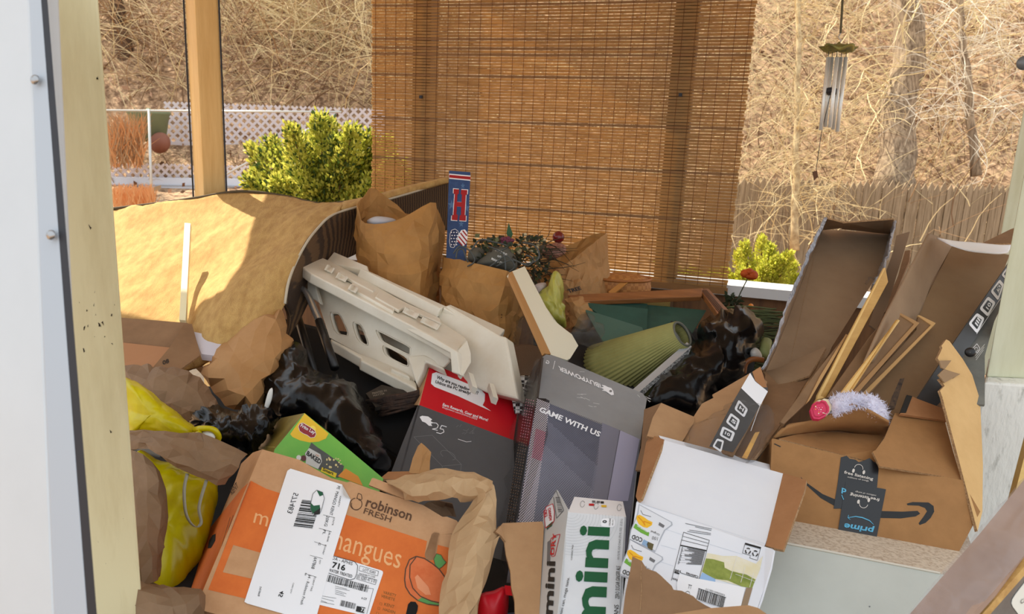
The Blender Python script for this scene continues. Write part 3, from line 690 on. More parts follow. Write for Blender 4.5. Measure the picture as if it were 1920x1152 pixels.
    for tx, a, b, c, bd in (('PE  MANGO KENT',(905,295),(850,490),(925,300),0),('VARIETY',(922,360),(905,435),(932,364),0),('20KG',(832,495),(815,565),(852,500),0),('PL',(812,590),(805,620),(828,594),0),
        ('G',(780,675),(776,692),(794,680),0),('647868',(748,775),(728,850),(770,780),0),('64 - Robinson Fresh',(712,890),(655,1090),(730,895),0),('45',(550,1005),(535,1045),(522,998),.02),
        ('CARD QTY',(606,945),(585,1015),(616,948),0),('547868',(385,970),(370,1035),(398,973),0),('CNTR',(878,510),(866,560),(888,513),0),('LBL/BAR',(850,600),(832,670),(860,603),0),('CLIENT TAG',(750,905),(722,1000),(760,908),0),('BOX/UNIT',(822,690),(802,755),(832,693),0),('VOY',(785,790),(780,820),(795,793),0),('14',(690,880),(684,895),(700,883),0)):
        m.txt(pl, tx, K('e3',a)[0], K('e3',b)[0], K('e3',c)[0], ink, bd, 7)
    for a, b in (((808,486),(888,506)),((780,576),(865,600)),((748,666),(830,695)),((720,758),(805,780)),((685,880),(765,905))): m.line(pl, K('e3',a,b), .6, ink, 7)
    t.part(m, 'shipping_label', label='white shipping label with a barcode')
    m = M(); L2 = rrect(*K('e4',(168,715),(550,835),(438,1172),(20,1070)), f=.05); m.panel(pl, L2, .0006, white, off=.0014)
    m.line(pl, K('e4',(180,722),(335,765),(358,795),(352,850),(335,890),(300,900),(140,848)), 1, ink, 5)
    for tx, a, b, c, bd in (('SDA - APHIS',(150,745),(318,795),(156,722),0),('716',(165,812),(262,838),(176,766),.03),('WATER TREATED',(140,838),(315,888),(146,816),.01),('LOT 0283',(395,833),(486,858),(400,815),0),('TRACEABILITY CODE',(365,862),(485,888),(368,850),0),('01 0283 47 5 01',(355,893),(488,925),(360,868),0),('6 CT',(385,1043),(424,1053),(388,1028),.02),('73',(380,1135),(410,1143),(386,1108),.02)):
        m.txt(pl, tx, K('e4',a)[0], K('e4',b)[0], K('e4',c)[0], ink if tx != '73' else white, bd, 7 if tx == '73' else 5)
    m.dec(pl, K('e4',(352,1092),(415,1105),(405,1146),(343,1132)), ink, 6)
    m.bars(pl, K('e4',(132,858))[0], K('e4',(442,942))[0], K('e4',(118,908))[0], 60, ink, random.Random(4), 5); m.bars(pl, K('e4',(235,1048))[0], K('e4',(345,1075))[0], K('e4',(224,1090))[0], 36, ink, random.Random(6), 5)
    m.line(pl, K('e4',(375,795),(512,835),(505,870),(366,830),(375,795)), .6, ink, 5); m.line(pl, K('e4',(356,860),(500,900),(488,935),(348,892),(356,860)), .6, ink, 5)
    m.line(pl, K('e4',(180,925),(474,965),(425,1150)), .6, ink, 5)
    r_ = random.Random(8)
    for i in range(9):
        y = 945+i*14; x0 = 95-i*4 if i > 4 else 190; m.line(pl, K('e4',(x0,y),(x0+r_.randint(60,130),y+r_.randint(18,30))), .7, inkg, 5)
    t.part(m, 'treatment_label', label='smaller white treatment label under the big one')
    t.done()
card_lt = mat('cardboard_light', S(200,154,112), .85, S(190,144,102), 40, .15, 90)
mango()
# ---------------------------------------------------------------- crisps box behind it
def crisps():
    t = Thing('snack_box', 'green and gold snack carton with yellow corner emblem sticking out behind the mango carton', 'box')
    F = PL((571,775,1.60),(515,843,1.56),(719,898,1.52)); m = M()
    m.box(F, [(571,775),(617,812),(719,898),(690,985),(500,900),(515,843)], V((0,.0,0))-F.n*.004, greenp)
    q = K('d2',(1190,730),(1342,858),(1325,890),(1280,910),(1220,915),(1160,902),(1112,880),(1098,862)); m.dec(F, q, yelp)
    q = [K('d2',p)[0] for p in ((1150,815),(1158,797),(1178,790),(1205,806),(1232,822),(1255,840),(1262,862),(1252,882),(1228,885),(1205,868),(1180,858),(1158,842))]
    m.dec(F, q, mat('dark_red_print', S(150,34,44), .5), 2); m.line(F, q+q[:1], .7, white, 3)
    m.dec(F, ell(*K('d2',(1240,830))[0], 6, 6.5), mat('light_yellow', S(250,224,90), .5), 1.5)
    m.txt(F, 'Frito Lay', K('d2',(1160,822))[0], K('d2',(1250,872))[0], K('d2',(1172,796))[0], white, .02, 4)
    bag = K('d2',(1232,915),(1270,945),(1330,985),(1440,1065),(1435,1085),(1420,1130),(1400,1140),(1300,1095),(1195,1050),(1200,1020),(1190,985),(1215,955)); m.dec(F, bag, mat('bag_grey_print', S(92,94,90), .4, S(70,72,70), 30), 1.5)
    m.dec(F, K('d2',(1218,950),(1290,990),(1300,1035),(1275,1085),(1195,1048),(1200,1015),(1192,985)), mat('bag_light_print', S(206,206,200), .5), 2)
    m.txt(F, 'BAKED', K('d2',(1200,995))[0], K('d2',(1288,1056))[0], K('d2',(1212,968))[0], ink, .03, 4)
    m.dec(F, K('d2',(1300,1072),(1395,1112),(1385,1140),(1292,1098)), mat('bag_yellow_print', S(240,212,40), .5), 3); m.txt(F, 'Smart', K('d2',(1304,1095))[0], K('d2',(1372,1125))[0], K('d2',(1310,1076))[0], ink, .02, 5)
    r_ = random.Random(5)
    for _ in range(14): m.dec(F, ell(*K('d2',(r_.uniform(1330,1425), r_.uniform(1010,1075)))[0], r_.uniform(1,2.6), r_.uniform(1,2.6), 0, 7), mat('popcorn_print', S(232,214,150), .6), 3)
    m.dec(F, ell(*K('d2',(1183,1015))[0], 5, 5.5), mat('maroon_print', S(96,48,52), .5), 3); m.dec(F, ell(*K('d2',(1152,1012))[0], 4.5, 5), offwhite, 3)
    m.dec(F, K('d2',(1450,1080),(1530,1130),(1560,1190),(1400,1130)), mat('carrot_print', S(232,150,50), .5), 3)
    m.txt(F, 'TM', K('d2',(1258,1000))[0], K('d2',(1280,1008))[0], K('d2',(1260,990))[0], mat('heart_orange', S(206,120,40), .5), 0, 4)
    t.part(m, 'front_panel')
    G = PL((571,775,1.60),(515,843,1.56),(527,784,1.74)); m = M()
    m.panel(G, [(571,775),(527,784),(511,800),(471,843),(515,843)], .004, goldp); m.line(G, [(475,838),(516,839)], 1, mat('gold_line', S(206,190,110), .4), 2)
    t.part(m, 'top_flap'); m = M().panel(PL((471,843,1.70),(515,843,1.56),(480,900,1.60)), [(471,843),(515,843),(500,905),(455,900)], .004, goldp); t.part(m, 'side_panel')
    t.done()
crisps()
# ---------------------------------------------------------------- charcoal computer carton with a red top
def emblem(m, pl, k, pts, mt, lvl=2): m.dec(pl, K(k, *pts), mt, lvl)
def pcbox1():
    t = Thing('computer_box', 'dark grey carton numbered 25 with a bright red top face', 'box')
    Rd = PL((807,681,2.02),(784,759,1.88),(973,748,2.00)); m = M()
    m.panel(Rd, [(807,681),(973,750),(963,826),(784,759)], .005, redp)
    sb = K('d3',(225,195),(250,186),(290,200),(400,240),(520,292),(542,318),(540,360),(528,385),(578,420),(505,388),(380,330),(240,275),(218,255)); m.dec(Rd, sb, white)
    m.txt(Rd, 'Why are you reading this??', K('d3',(248,232))[0], K('d3',(498,330))[0], K('d3',(256,206))[0], ink, .03, 2)
    m.txt(Rd, 'Unbox the PC already!', K('d3',(240,258))[0], K('d3',(452,330))[0], K('d3',(248,234))[0], ink, .03, 2)
    m.txt(Rd, 'Earn Rewards, Gear and More!', K('d3',(285,392))[0], K('d3',(556,487))[0], K('d3',(292,372))[0], white, .02, 2)
    m.txt(Rd, 'ibuypower.com/chimera-2024', K('d3',(283,405))[0], K('d3',(492,478))[0], K('d3',(288,392))[0], white, .0, 2)
    t.part(m, 'top_panel', label='bright red printed top face')
    F = PL((784,759,1.88),(963,826,1.84),(735,930,1.66)); m = M()
    m.panel(F, [(784,759),(963,826),(965,900),(940,1130),(690,1100),(728,900),(755,830)], .005, greyp)
    emblem(m, F, 'd3', [(150,455),(165,448),(200,452),(225,470),(215,480),(235,492),(218,495),(225,510),(205,508),(185,490),(165,482),(158,470)], white)
    m.line(F, K('d3',(225,490),(250,492),(262,505),(255,522),(225,528),(258,536)), 1.3, white, 3); m.line(F, K('d3',(312,515),(282,506),(272,526),(292,530),(296,546),(275,556),(250,548)), 1.3, white, 3)
    lg = mat('pale_line_print', S(128,130,132), .5)
    m.line(F, K('d3',(115,575),(225,565),(400,740),(285,750),(115,575)), .6, lg, 2); m.line(F, K('d3',(285,750),(285,790)), .6, lg, 2); m.line(F, K('d3',(400,740),(395,790)), .6, lg, 2)
    m.line(F, ell(*K('d3',(320,685))[0], 15, 7, 25, 18, 120, 400), .6, lg, 2); m.line(F, K('d3',(380,588),(430,605),(460,602)), .8, white, 2)
    r_ = random.Random(2)
    for _ in range(12): x, y = r_.uniform(365,470), r_.uniform(515,560); m.line(F, K('d3',(x,y),(x+r_.uniform(5,25),y+r_.uniform(-20,5))), .5, lg, 3)
    t.part(m, 'front_panel')
    E = PL((807,681,2.02),(784,759,1.88),(799,676,2.08)); m = M().panel(E, [(807,681),(799,677),(773,760),(784,760)], .004, card); t.part(m, 'cut_edge', label='bare brown cut edge of the cardboard')
    m = M(); q = [F.hit(*p) for p in ((784,759),(690,1100))]; w_ = -F.n*.16
    m.prism([q[0],q[1],q[1]+w_,q[0]+w_], (F.hit(800,770)-F.hit(784,759))*.2, greyp); t.part(m, 'side_panel'); t.done()
pcbox1()
def pcbox2():
    t = Thing('computer_box', 'large silver gaming computer carton in clear wrap with a honeycomb front print', 'box')
    F = PL((1006,748,1.80),(1201,826,1.76),(968,985,1.56)); m = M()
    m.panel(F, [(1006,748),(1201,826),(1180,985),(1160,1200),(935,1180),(955,1060)], .005, mat('dark_grad_print', S(92,94,106), .22, S(124,126,142), 2.2))
    # right grey columns of the pictured case
    m.dec(F, K('d3',(1245,490),(1352,535),(1275,960),(1165,960)), mat('case_print_mid', S(120,120,134), .25), 1)
    m.dec(F, K('d3',(1352,535),(1470,588),(1400,960),(1275,960)), mat('case_print_light', S(160,158,180), .2), 1)
    m.line(F, K('d3',(1352,535),(1275,960)), 1, mat('case_line', S(70,70,80), .4), 2)
    m.dec(F, K('d3',(905,345),(930,358),(800,820),(735,1080),(765,1085),(920,560)), mat('case_print_dark', S(44,44,52), .3), 1)
    m.dec(F, K('d3',(850,340),(910,345),(800,690),(738,1075),(735,1060),(790,800)), mat('case_print_black', S(30,28,32), .3), 1.5)
    A, B, D_ = F.hit(*K('d3',(852,345))[0]), F.hit(*K('d3',(1245,495))[0]), F.hit(*K('d3',(735,1085))[0])
    ux = (B-A).normalized(); uy = F.n.cross(ux); uy = -uy if uy.dot(D_-A) < 0 else uy; W = (B-A).length; Hh = (D_-A).dot(uy); sk = (D_-A).dot(ux)
    st = .0042; h1 = mat('dot_dark', S(66,68,82), .4); h5 = mat('dot_soft', S(118,120,136), .4); h2 = mat('dot_light', S(214,206,212), .4); h3 = mat('dot_mid', S(150,152,166), .4); h4 = mat('dot_red', S(214,150,166), .4)
    ny = int(Hh/(st*.87))
    for j in range(ny):
        f = j/ny; x = 0; sx = sk*f
        wr = W*lerp(1.0, .72, f) if False else W
        n_ = int(W/st)
        for i in range(n_):
            if i > n_*.98-j*.03: continue
            edge = i < 8
            r = st*(.36 if edge else .30); c = A + ux*(sx+st*(i+.5*(j % 2)+.5)) + uy*(st*.87*(j+.5)) + F.n*.0011
            tt = f*1.25 - (i/n_)*.35; mt = (h4 if .25 < f < .5 and i > 1 else h2) if edge else (h1 if tt < .12 else h5 if tt < .38 else h3)
            if i < 2 and f > .15 and not edge: continue
            m.poly([c+(ux*cos(a*pi/3)+uy*sin(a*pi/3))*r for a in range(6)], mt)
    m.txt(F, 'GAME WITH US', K('d3',(862,425))[0], K('d3',(1226,580))[0], K('d3',(876,396))[0], white, .03, 6)
    t.part(m, 'front_panel')
    T = PL((1006,748,1.80),(1201,826,1.76),(1020,668,1.98)); m = M()
    m.panel(T, [(1014,672),(1024,665),(1040,668),(1205,738),(1213,748),(1206,790),(1201,826),(1006,748)], .005, silverp)
    gd = mat('silver_dark', S(116,118,120), .35)
    m.txt(T, 'iBUYPOWER', K('d3',(1232,258))[0], K('d3',(980,150))[0], K('d3',(1240,288))[0], white, .025, 3)
    emblem(m, T, 'd3', [(1315,322),(1312,300),(1300,282),(1278,275),(1262,266),(1240,262),(1255,275),(1237,278),(1256,290),(1242,296),(1268,302),(1282,312),(1300,325)], white, 3); m.dec(T, ell(*K('d3',(1296,300))[0], 2.6, 2.2), gd, 4)
    m.line(T, K('d3',(962,118),(950,168)), .9, white, 3); m.txt(T, 'G', K('d3',(925,142))[0], K('d3',(905,135))[0], K('d3',(930,122))[0], white, .02, 3)
    r_ = random.Random(3)
    for _ in range(16): x, y = r_.choice(((1080,170),(1180,380),(1480,330),(1490,340),(1120,330))); x += r_.uniform(-30,40); y += r_.uniform(-12,14); m.line(T, K('d3',(x,y),(x+r_.uniform(8,40),y+r_.uniform(-2,16))), .6, mat('scuff', S(214,214,214), .6), 2)
    t.part(m, 'top_panel')
    Lf = PL((1006,748,1.80),(968,985,1.56),(973,745,2.02)); m = M()
    m.panel(Lf, [(1016,670),(1006,748),(968,985),(935,1180),(910,1150),(925,985),(958,826),(975,742),(1000,690)], .005, mat('side_print', S(70,66,66), .2, S(48,44,44), 5)); 
    for f in [i/44 for i in range(44)]:
        for g_ in range(4):
            c = lerp(1004, 968, f)-4-g_*4.2-(f*3), lerp(752, 985, f)-g_*.9; m.dec(Lf, ell(c[0], c[1], 1.1, 1.4, 0, 6), mat('dot_side', S(150,120,96), .4) if f > .3 else h4, 2)
    t.part(m, 'side_panel'); m = M()
    q = [F.hit(*p) for p in ((1201,826),(1160,1200))]; w_ = -F.n*.22; m.prism([q[0],q[1],q[1]+w_,q[0]+w_], (F.hit(1190,826)-F.hit(1201,826))*.2, silverp); t.part(m, 'side_panel')
    film = mat('clear_wrap', S(90,90,92), .06, clear=.8)
    m = M(smooth=True); off = lambda x, y, d: F.hit(x, y, d)
    g = [[V(Lf.hit(x, y, .012)) for x, y in r_] for r_ in ([(1012,668),(990,700),(972,745)],[(1004,750),(975,800),(952,850)],[(985,870),(955,900),(930,940)],[(966,990),(940,1000),(915,1010)])]
    rows = [resample(r, 16, False, True) for r in g]; cols = [resample([r[i] for r in rows], 30, False, True) for i in range(16)]
    m.grid([[cols[i][j] for i in range(16)] for j in range(30)], film); m.displace(wrinkle(.007, 9, 3)); t.part(m, 'plastic_wrap'); t.done()
pcbox2()
# ---------------------------------------------------------------- mini cans carton
def minibox():
    t = Thing('drinks_carton', 'white and green carton of mini soda cans standing at the front centre', 'box')
    cw = mat('carton_silver_white', S(222,224,226), .4, S(206,209,212), 5); F = PL((1065,961,1.36),(1174,970,1.36),(1040,1152,1.18)); m = M()
    m.panel(F, [(1065,961),(1174,970),(1166,1160),(1156,1300),(1020,1300),(1042,1152)], .003, cw)
    gl = mat('grey_line', S(186,190,192), .5)
    for k in range(1, 15):
        c = K('d8',(520,420))[0]; m.line(F, [p for p in ell(c[0]-8, c[1]-25, 8+k*6, 5+k*5.2, 20, 26, -20, 130) if 1064-(p[1]-961)*.12 < p[0] < 1170 and p[1] > 964 and p[1] < 1120], .5, gl, 1)
    # letters read upwards: baseline runs up the right side
    k_ = lambda *a: K('d8', a)[0]
    for tx, a, b, c in (('mini', (705,1130), (740,428), (490,1120)),):
        m.txt(F, tx, a and k_(*a), k_(*b), k_(*c), dkgreen, .03, 3)
    for tx, a, b, c in (('mini can. mega taste.',(448,980),(496,742),(425,978)),('CAFFEINE FREE',(506,635),(514,540),(497,634)),('ZERO SUGAR GINGER ALE',(798,875),(804,672),(772,873)),('10-7.5 FL OZ CANS (75 FL OZ)  (2.22 L)',(802,632),(822,380),(784,630)),('10 CANS',(788,1050),(794,912),(760,1048))):
        m.txt(F, tx, k_(*a), k_(*b), k_(*c), inkg if 'FL' in tx else ink, .0, 3)
    m.dec(F, rrect(k_(688,372), k_(772,374), k_(770,428), k_(682,424), .3), white, 2); m.txt(F, '0', k_(720,405), k_(722,388), k_(692,404), ink, .03, 4)
    m.txt(F, 'CALORIES', k_(742,422), k_(746,376), k_(732,421), ink, .01, 4); m.txt(F, 'PER CAN', k_(760,420), k_(762,384), k_(752,419), ink, .0, 4)
    t.part(m, 'front_panel')
    T = PL((1065,961,1.36),(1174,970,1.36),(1077,932,1.46)); m = M().panel(T, [(1077,932),(1168,941),(1174,970),(1065,961)], .003, white)
    for x, y, mt in ((640,268,inkg),(668,270,inkg),(692,273,ink),(626,287,redp),(703,296,yelp)):
        w_ = 16 if y > 280 else 10; m.dec(T, K('d8',(x-w_,y-7),(x+w_,y-6),(x+w_,y+7),(x-w_,y+6)), mt, 2)
    for x, y in ((570,283),(655,295),(798,305)): m.line(T, ell(*k_(x,y), 4, 6, 10, 14), .6, inkg, 2)
    t.part(m, 'top_flap')
    Ls = PL((1065,961,1.36),(1040,1152,1.18),(1018,990,1.42)); m = M(); cs = mat('carton_side', S(196,196,194), .45)
    m.panel(Ls, K('d8',(410,195),(478,318),(415,967),(400,1100),(280,1100),(300,967),(325,430),(325,345)), .003, cs)
    m.line(Ls, K('d8',(392,222),(405,198),(452,322),(408,372),(390,240)), 1, inkg, 2); m.bars(Ls, k_(402,240), k_(420,335), k_(428,240), 16, inkg, random.Random(9), 2)
    bd = K('d8',(330,340),(345,300),(385,282),(395,330),(392,390),(365,420),(340,432)); m.dec(Ls, bd, white, 2); m.line(Ls, bd+bd[:1], 1.2, redp, 3)
    m.txt(Ls, 'CANADA', k_(375,305), k_(385,385), k_(358,315), redp, .03, 4); m.txt(Ls, 'DRY', k_(352,320), k_(358,365), k_(332,328), redp, .03, 4)
    m.dec(Ls, K('d8',(345,425),(385,390),(378,420),(360,430),(350,445)), dkgreen, 3)
    m.txt(Ls, 'DRY', k_(395,600), k_(412,465), k_(372,600), redp, .02, 3); m.line(Ls, K('d8',(372,500),(378,610),(398,605),(430,470),(395,480),(372,500)), 1, redp, 2)
    m.txt(Ls, 'mini', k_(388,980), k_(404,640), k_(332,970), ink, .03, 3); m.dec(Ls, K('d8',(352,520),(372,505),(368,640),(348,650)), inkg, 2)
    t.part(m, 'side_panel')
    m = M(); q = [F.hit(*p) for p in ((1174,970),(1156,1300))]; w_ = -F.n*.13; m.prism([q[0],q[1],q[1]+w_,q[0]+w_], (F.hit(1160,970)-F.hit(1174,970))*.2, cw); t.part(m, 'side_panel')
    t.done()
minibox()
# open brown carton that the drinks stand in
t = Thing('open_box', 'open brown cardboard box flap standing left of the mini soda carton', 'box')
pl = PL((943,984,1.40),(1017,979,1.42),(967,1152,1.22)); m = M()
m.panel(pl, K('d8',(62,418),(75,402),(320,392),(330,430),(318,640),(302,967),(295,1100),(180,1100),(150,960),(148,880),(128,800),(122,700),(95,600),(82,510)), .005, card, card_edge); t.part(m, 'flap')
m = M().panel(PL((936,985,1.36),(950,985,1.41),(945,1030,1.33)), K('d8',(30,455),(62,418),(95,520),(65,480)), .004, card, card_edge); t.part(m, 'torn_edge')
q = PL((955,1160,1.22),(1200,1165,1.16),(955,1300,1.2)); m = M().panel(PL((967,1152,1.24),(990,1152,1.30),(967,1300,1.2)), [(967,1152),(1010,1152),(1010,1330),(967,1330)], .005, card_dk); t.part(m, 'side_panel'); t.done()
# ---------------------------------------------------------------- crisps multipack box (white inside)
def codbox():
    t = Thing('snack_box', 'open white lined snack carton with bag pictures and a nutrition panel printed on it', 'box')
    wl = mat('carton_white', S(234,236,240), .5, S(228,230,236), 4); Lo = PL((1194,941,1.36),(1433,1026,1.32),(1165,1100,1.20)); m = M()
    m.panel(Lo, K('c8',(800,615),(1410,830),(1455,842),(1440,930),(1378,1122),(1330,1300),(700,1300),(735,1080)), .004, wl)
    k_ = lambda *a: K('e6', a)[0]
    gl = mat('pale_blue_line', S(196,204,214), .5)
    for a, b in (((200,20),(1500,440)),((440,275),(650,345)),((925,440),(1265,545)),((430,450),(590,495)),((430,620),(560,665))): m.line(Lo, [k_(*a), k_(*b)], .6, gl, 1)
    def bag(dx, dy):
        o = lambda *a: [k_(p[0]+dx, p[1]+dy) for p in a]
        m.dec(Lo, o((205,30),(545,215),(550,245),(475,300),(440,370),(395,470),(370,525),(105,400),(120,300),(190,130)), mat('bag_outline', S(176,180,188), .5), 1.5)  # printed grey outline behind the bag picture
        m.dec(Lo, o((212,42),(532,218),(535,242),(462,296),(425,370),(375,505),(112,385),(130,300),(200,130)), mat('bag_white', S(224,226,230), .45), 2)
        m.dec(Lo, o((185,150),(215,140),(260,165),(300,195),(345,215),(340,245),(290,275),(250,265),(205,235),(180,185)), mat('chips_yellow', S(240,186,44), .5), 3)
        m.line(Lo, o((200,160),(240,200),(270,250),(255,205),(330,230)), 1.2, mat('chips_orange', S(222,140,24), .5), 4)
        m.dec(Lo, o((172,228),(240,280),(312,322),(305,360),(230,325),(150,270)), mat('banner_green', S(110,170,60), .5), 3)
        m.txt(Lo, 'REDUCED FAT', o((290,330))[0], o((180,265))[0], o((298,312))[0], white, .02, 5)
        m.txt(Lo, 'COD', o((245,385))[0], o((140,345))[0], o((232,430))[0], ink, .02, 4)
        m.txt(Lo, 'Original', o((418,335))[0], o((330,298))[0], o((412,362))[0], ink, .0, 4); m.txt(Lo, '100', o((398,375))[0], o((342,362))[0], o((392,410))[0], inkg, .0, 4)
        m.dec(Lo, o((255,390),(310,420),(295,470),(235,440)), mat('sky_print', S(140,170,200), .5), 3); m.dec(Lo, o((300,415),(358,440),(342,505),(300,480),(285,440)), mat('scene_print', S(92,84,52), .5), 3)
        m.dec(Lo, o((415,215),(470,250),(455,275),(405,245)), inkg, 3); m.line(Lo, o((225,95),(245,135),(330,160)), 1, inkg, 3)
    bag(0, 0); bag(-95, 355)
    tb = [(662,318),(925,400),(820,795),(538,815)]
    m.line(Lo, [k_(*p) for p in ((538,810),(662,318),(925,400),(820,795),(628,730))], .8, ink, 2)
    for f in (.08, .16, .27): m.line(Lo, [k_(662-124*f, 318+492*f), k_(925-105*f, 400+395*f)], .7 if f != .27 else 2.2, ink, 2)
    rr = random.Random(4)
    for i in range(15):
        f = .30+.36*i/15; a, b = (662-124*f+20, 318+492*f+5), (925-105*f-12, 400+395*f-3); g_ = rr.uniform(.1,.6); m.line(Lo, [k_(lerp(a[0],b[0],g_), lerp(a[1],b[1],g_)), k_(*b)], 1.4, inkg, 2); m.line(Lo, [k_(*a), k_(a[0]+rr.uniform(8,22), a[1]+5)], 1.4, inkg, 2)
        if i % 2: m.line(Lo, [k_(*a), k_(*b)], .3, inkg, 2)
    m.txt(Lo, '100', k_(632,712), k_(572,698), k_(628,738), ink, .03, 3); m.txt(Lo, 'Calories', k_(812,770), k_(688,728), k_(806,795), ink, .02, 3)
    m.line(Lo, [k_(568,725), k_(618,742)], 2.6, ink, 2); m.txt(Lo, 'Facts', k_(600,800), k_(548,786), k_(596,822), ink, .02, 3)
    for a, b in (((940,330),(720,295)),((940,345),(700,310)),((945,300),(780,262)),((950,285),(680,228))): m.line(Lo, [k_(*a), k_(*b)], 1, inkg, 2)
    # marsh scene
    m.dec(Lo, [k_(*p) for p in ((905,530),(1060,560),(1200,560),(1400,640),(1470,560),(1440,700),(1360,890),(1180,850),(1000,800),(830,760))], mat('scene_cream', S(226,216,176), .55, S(232,226,206), 30), 1.5)
    m.dec(Lo, [k_(*p) for p in ((890,585),(960,592),(1075,625),(1080,680),(1150,715),(1300,750),(1395,800),(1360,890),(1250,870),(1110,810),(960,790),(850,720))], mat('scene_green', S(118,134,52), .55, S(150,160,76), 60), 2)
    m.dec(Lo, [k_(*p) for p in ((850,725),(985,795),(985,840),(825,795))], mat('scene_blue', S(150,184,222), .55), 2)
    for a, b in (((1210,560),(1135,795)),((1290,665),(1245,830)),((1375,730),(1335,880))): m.line(Lo, [k_(*a), k_(*b)], .9, offwhite, 3)
    for dy in (0, 45): m.line(Lo, [k_(1190,700+dy), k_(1400,780+dy)], .6, offwhite, 3)
    # recycling mark
    m.line(Lo, [k_(*p) for p in ((1290,428),(1450,472),(1412,605),(1335,580),(1345,555),(1262,530),(1290,428))], .7, ink, 2); m.dec(Lo, [k_(*p) for p in ((1292,425),(1452,470),(1448,488),(1290,444))], ink, 3)
    for cx, cy in ((1318,508),(1392,535)):
        for a0 in (0, 120, 240): m.line(Lo, ell(*k_(cx,cy), 4.6, 5, 0, 7, a0, a0+80), 2.2, ink, 3)
    # paper patch with bar code and tape
    m.dec(Lo, [k_(*p) for p in ((618,745),(800,790),(1290,880),(1250,1060),(1200,1120),(600,960),(590,850))], white, 2.5)
    m.bars(Lo, k_(815,895), k_(1090,985), k_(790,1000), 46, ink, random.Random(3), 4); m.line(Lo, [k_(812,890), k_(1095,985)], 1, ink, 4)
    m.txt(Lo, '0202069100177', k_(1080,960), k_(885,892), k_(1076,978), ink, .0, 4); m.txt(Lo, 'TT', k_(738,905), k_(702,895), k_(745,865), ink, .0, 4); m.line(Lo, ell(*k_(703,942), 4, 4), .8, ink, 4)
    m.dec(Lo, [k_(*p) for p in ((1300,885),(1365,885),(1310,1080),(1245,1075))], mat('clear_tape_brown', S(150,128,104), .3), 3)
    m.line(Lo, [k_(1500,745), k_(1510,800)], .8, inkg, 2)
    t.part(m, 'front_panel')
    m = M(); m.panel(PL((1194,941,1.37),(1433,1026,1.33),(1245,826,1.56)), K('c8',(930,320),(1218,402),(1535,490),(1410,830),(800,615),(830,560)), .004, wl, card_or); t.part(m, 'inner_panel', label='blank white inside panel')
    m = M().panel(PL((1194,941,1.39),(1433,1026,1.36),(1240,826,1.61)), K('c8',(905,298),(1200,375),(1495,452),(1485,480),(930,345)), .003, wl, card_or); t.part(m, 'inner_panel')
    Rf = PL((1482,892,1.52),(1433,1026,1.33),(1512,900,1.48)); m = M().panel(Rf, K('c8',(1500,478),(1535,488),(1610,512),(1602,560),(1500,845),(1480,842),(1415,825)), .005, card_or, card_edge); t.part(m, 'flap')
    Lf = PL((1245,826,1.56),(1192,935,1.38),(1221,816,1.66)); m = M().panel(Lf, K('c8',(932,318),(870,295),(845,330),(795,590),(805,612),(822,600)), .005, card_or, card_edge); t.part(m, 'flap')
    m = M().panel(PL((1433,1028,1.32),(1421,1139,1.22),(1451,1030,1.30)), K('c8',(1410,838),(1455,845),(1440,930),(1425,980),(1395,1080),(1380,1120),(1330,1300),(1300,1300),(1340,1080)), .004, wl); t.part(m, 'side_panel')
    t.done()
codbox()
t = Thing('open_box', 'torn brown cardboard box with a ragged flap in front of the white snack carton', 'box')
fl = PL((1172,1110,1.17),(1186,1045,1.20),(1308,1124,1.13)); m = M()
m.panel(fl, K('e6',(140,565),(180,585),(235,610),(285,690),(380,720),(430,760),(470,800),(540,865),(560,905),(640,915),(760,970),(800,1010),(880,1060),(960,1100),(1050,1170),(900,1500),(20,1500),(38,1190),(70,930),(115,720)), .006, card_dk, card_edge)
m.line(fl, K('e6',(240,620),(225,760),(235,900),(215,1150)), 1, card_edge, 2); t.part(m, 'flap')
m = M().panel(PL((1257,1152,1.06),(1406,1137,1.10),(1300,1180,1.02)), K('e6',(500,1160),(900,1095),(1320,1062),(1420,1090),(1520,1160),(1700,1350),(400,1350)), .006, card, card_edge); t.part(m, 'flap')
m = M().panel(PL((1160,1300,1.10),(1330,1300,1.08),(1160,1420,1.12)), [(1150,1240),(1360,1240),(1360,1500),(1150,1500)], .006, card_dk); t.part(m, 'front_panel'); t.done()
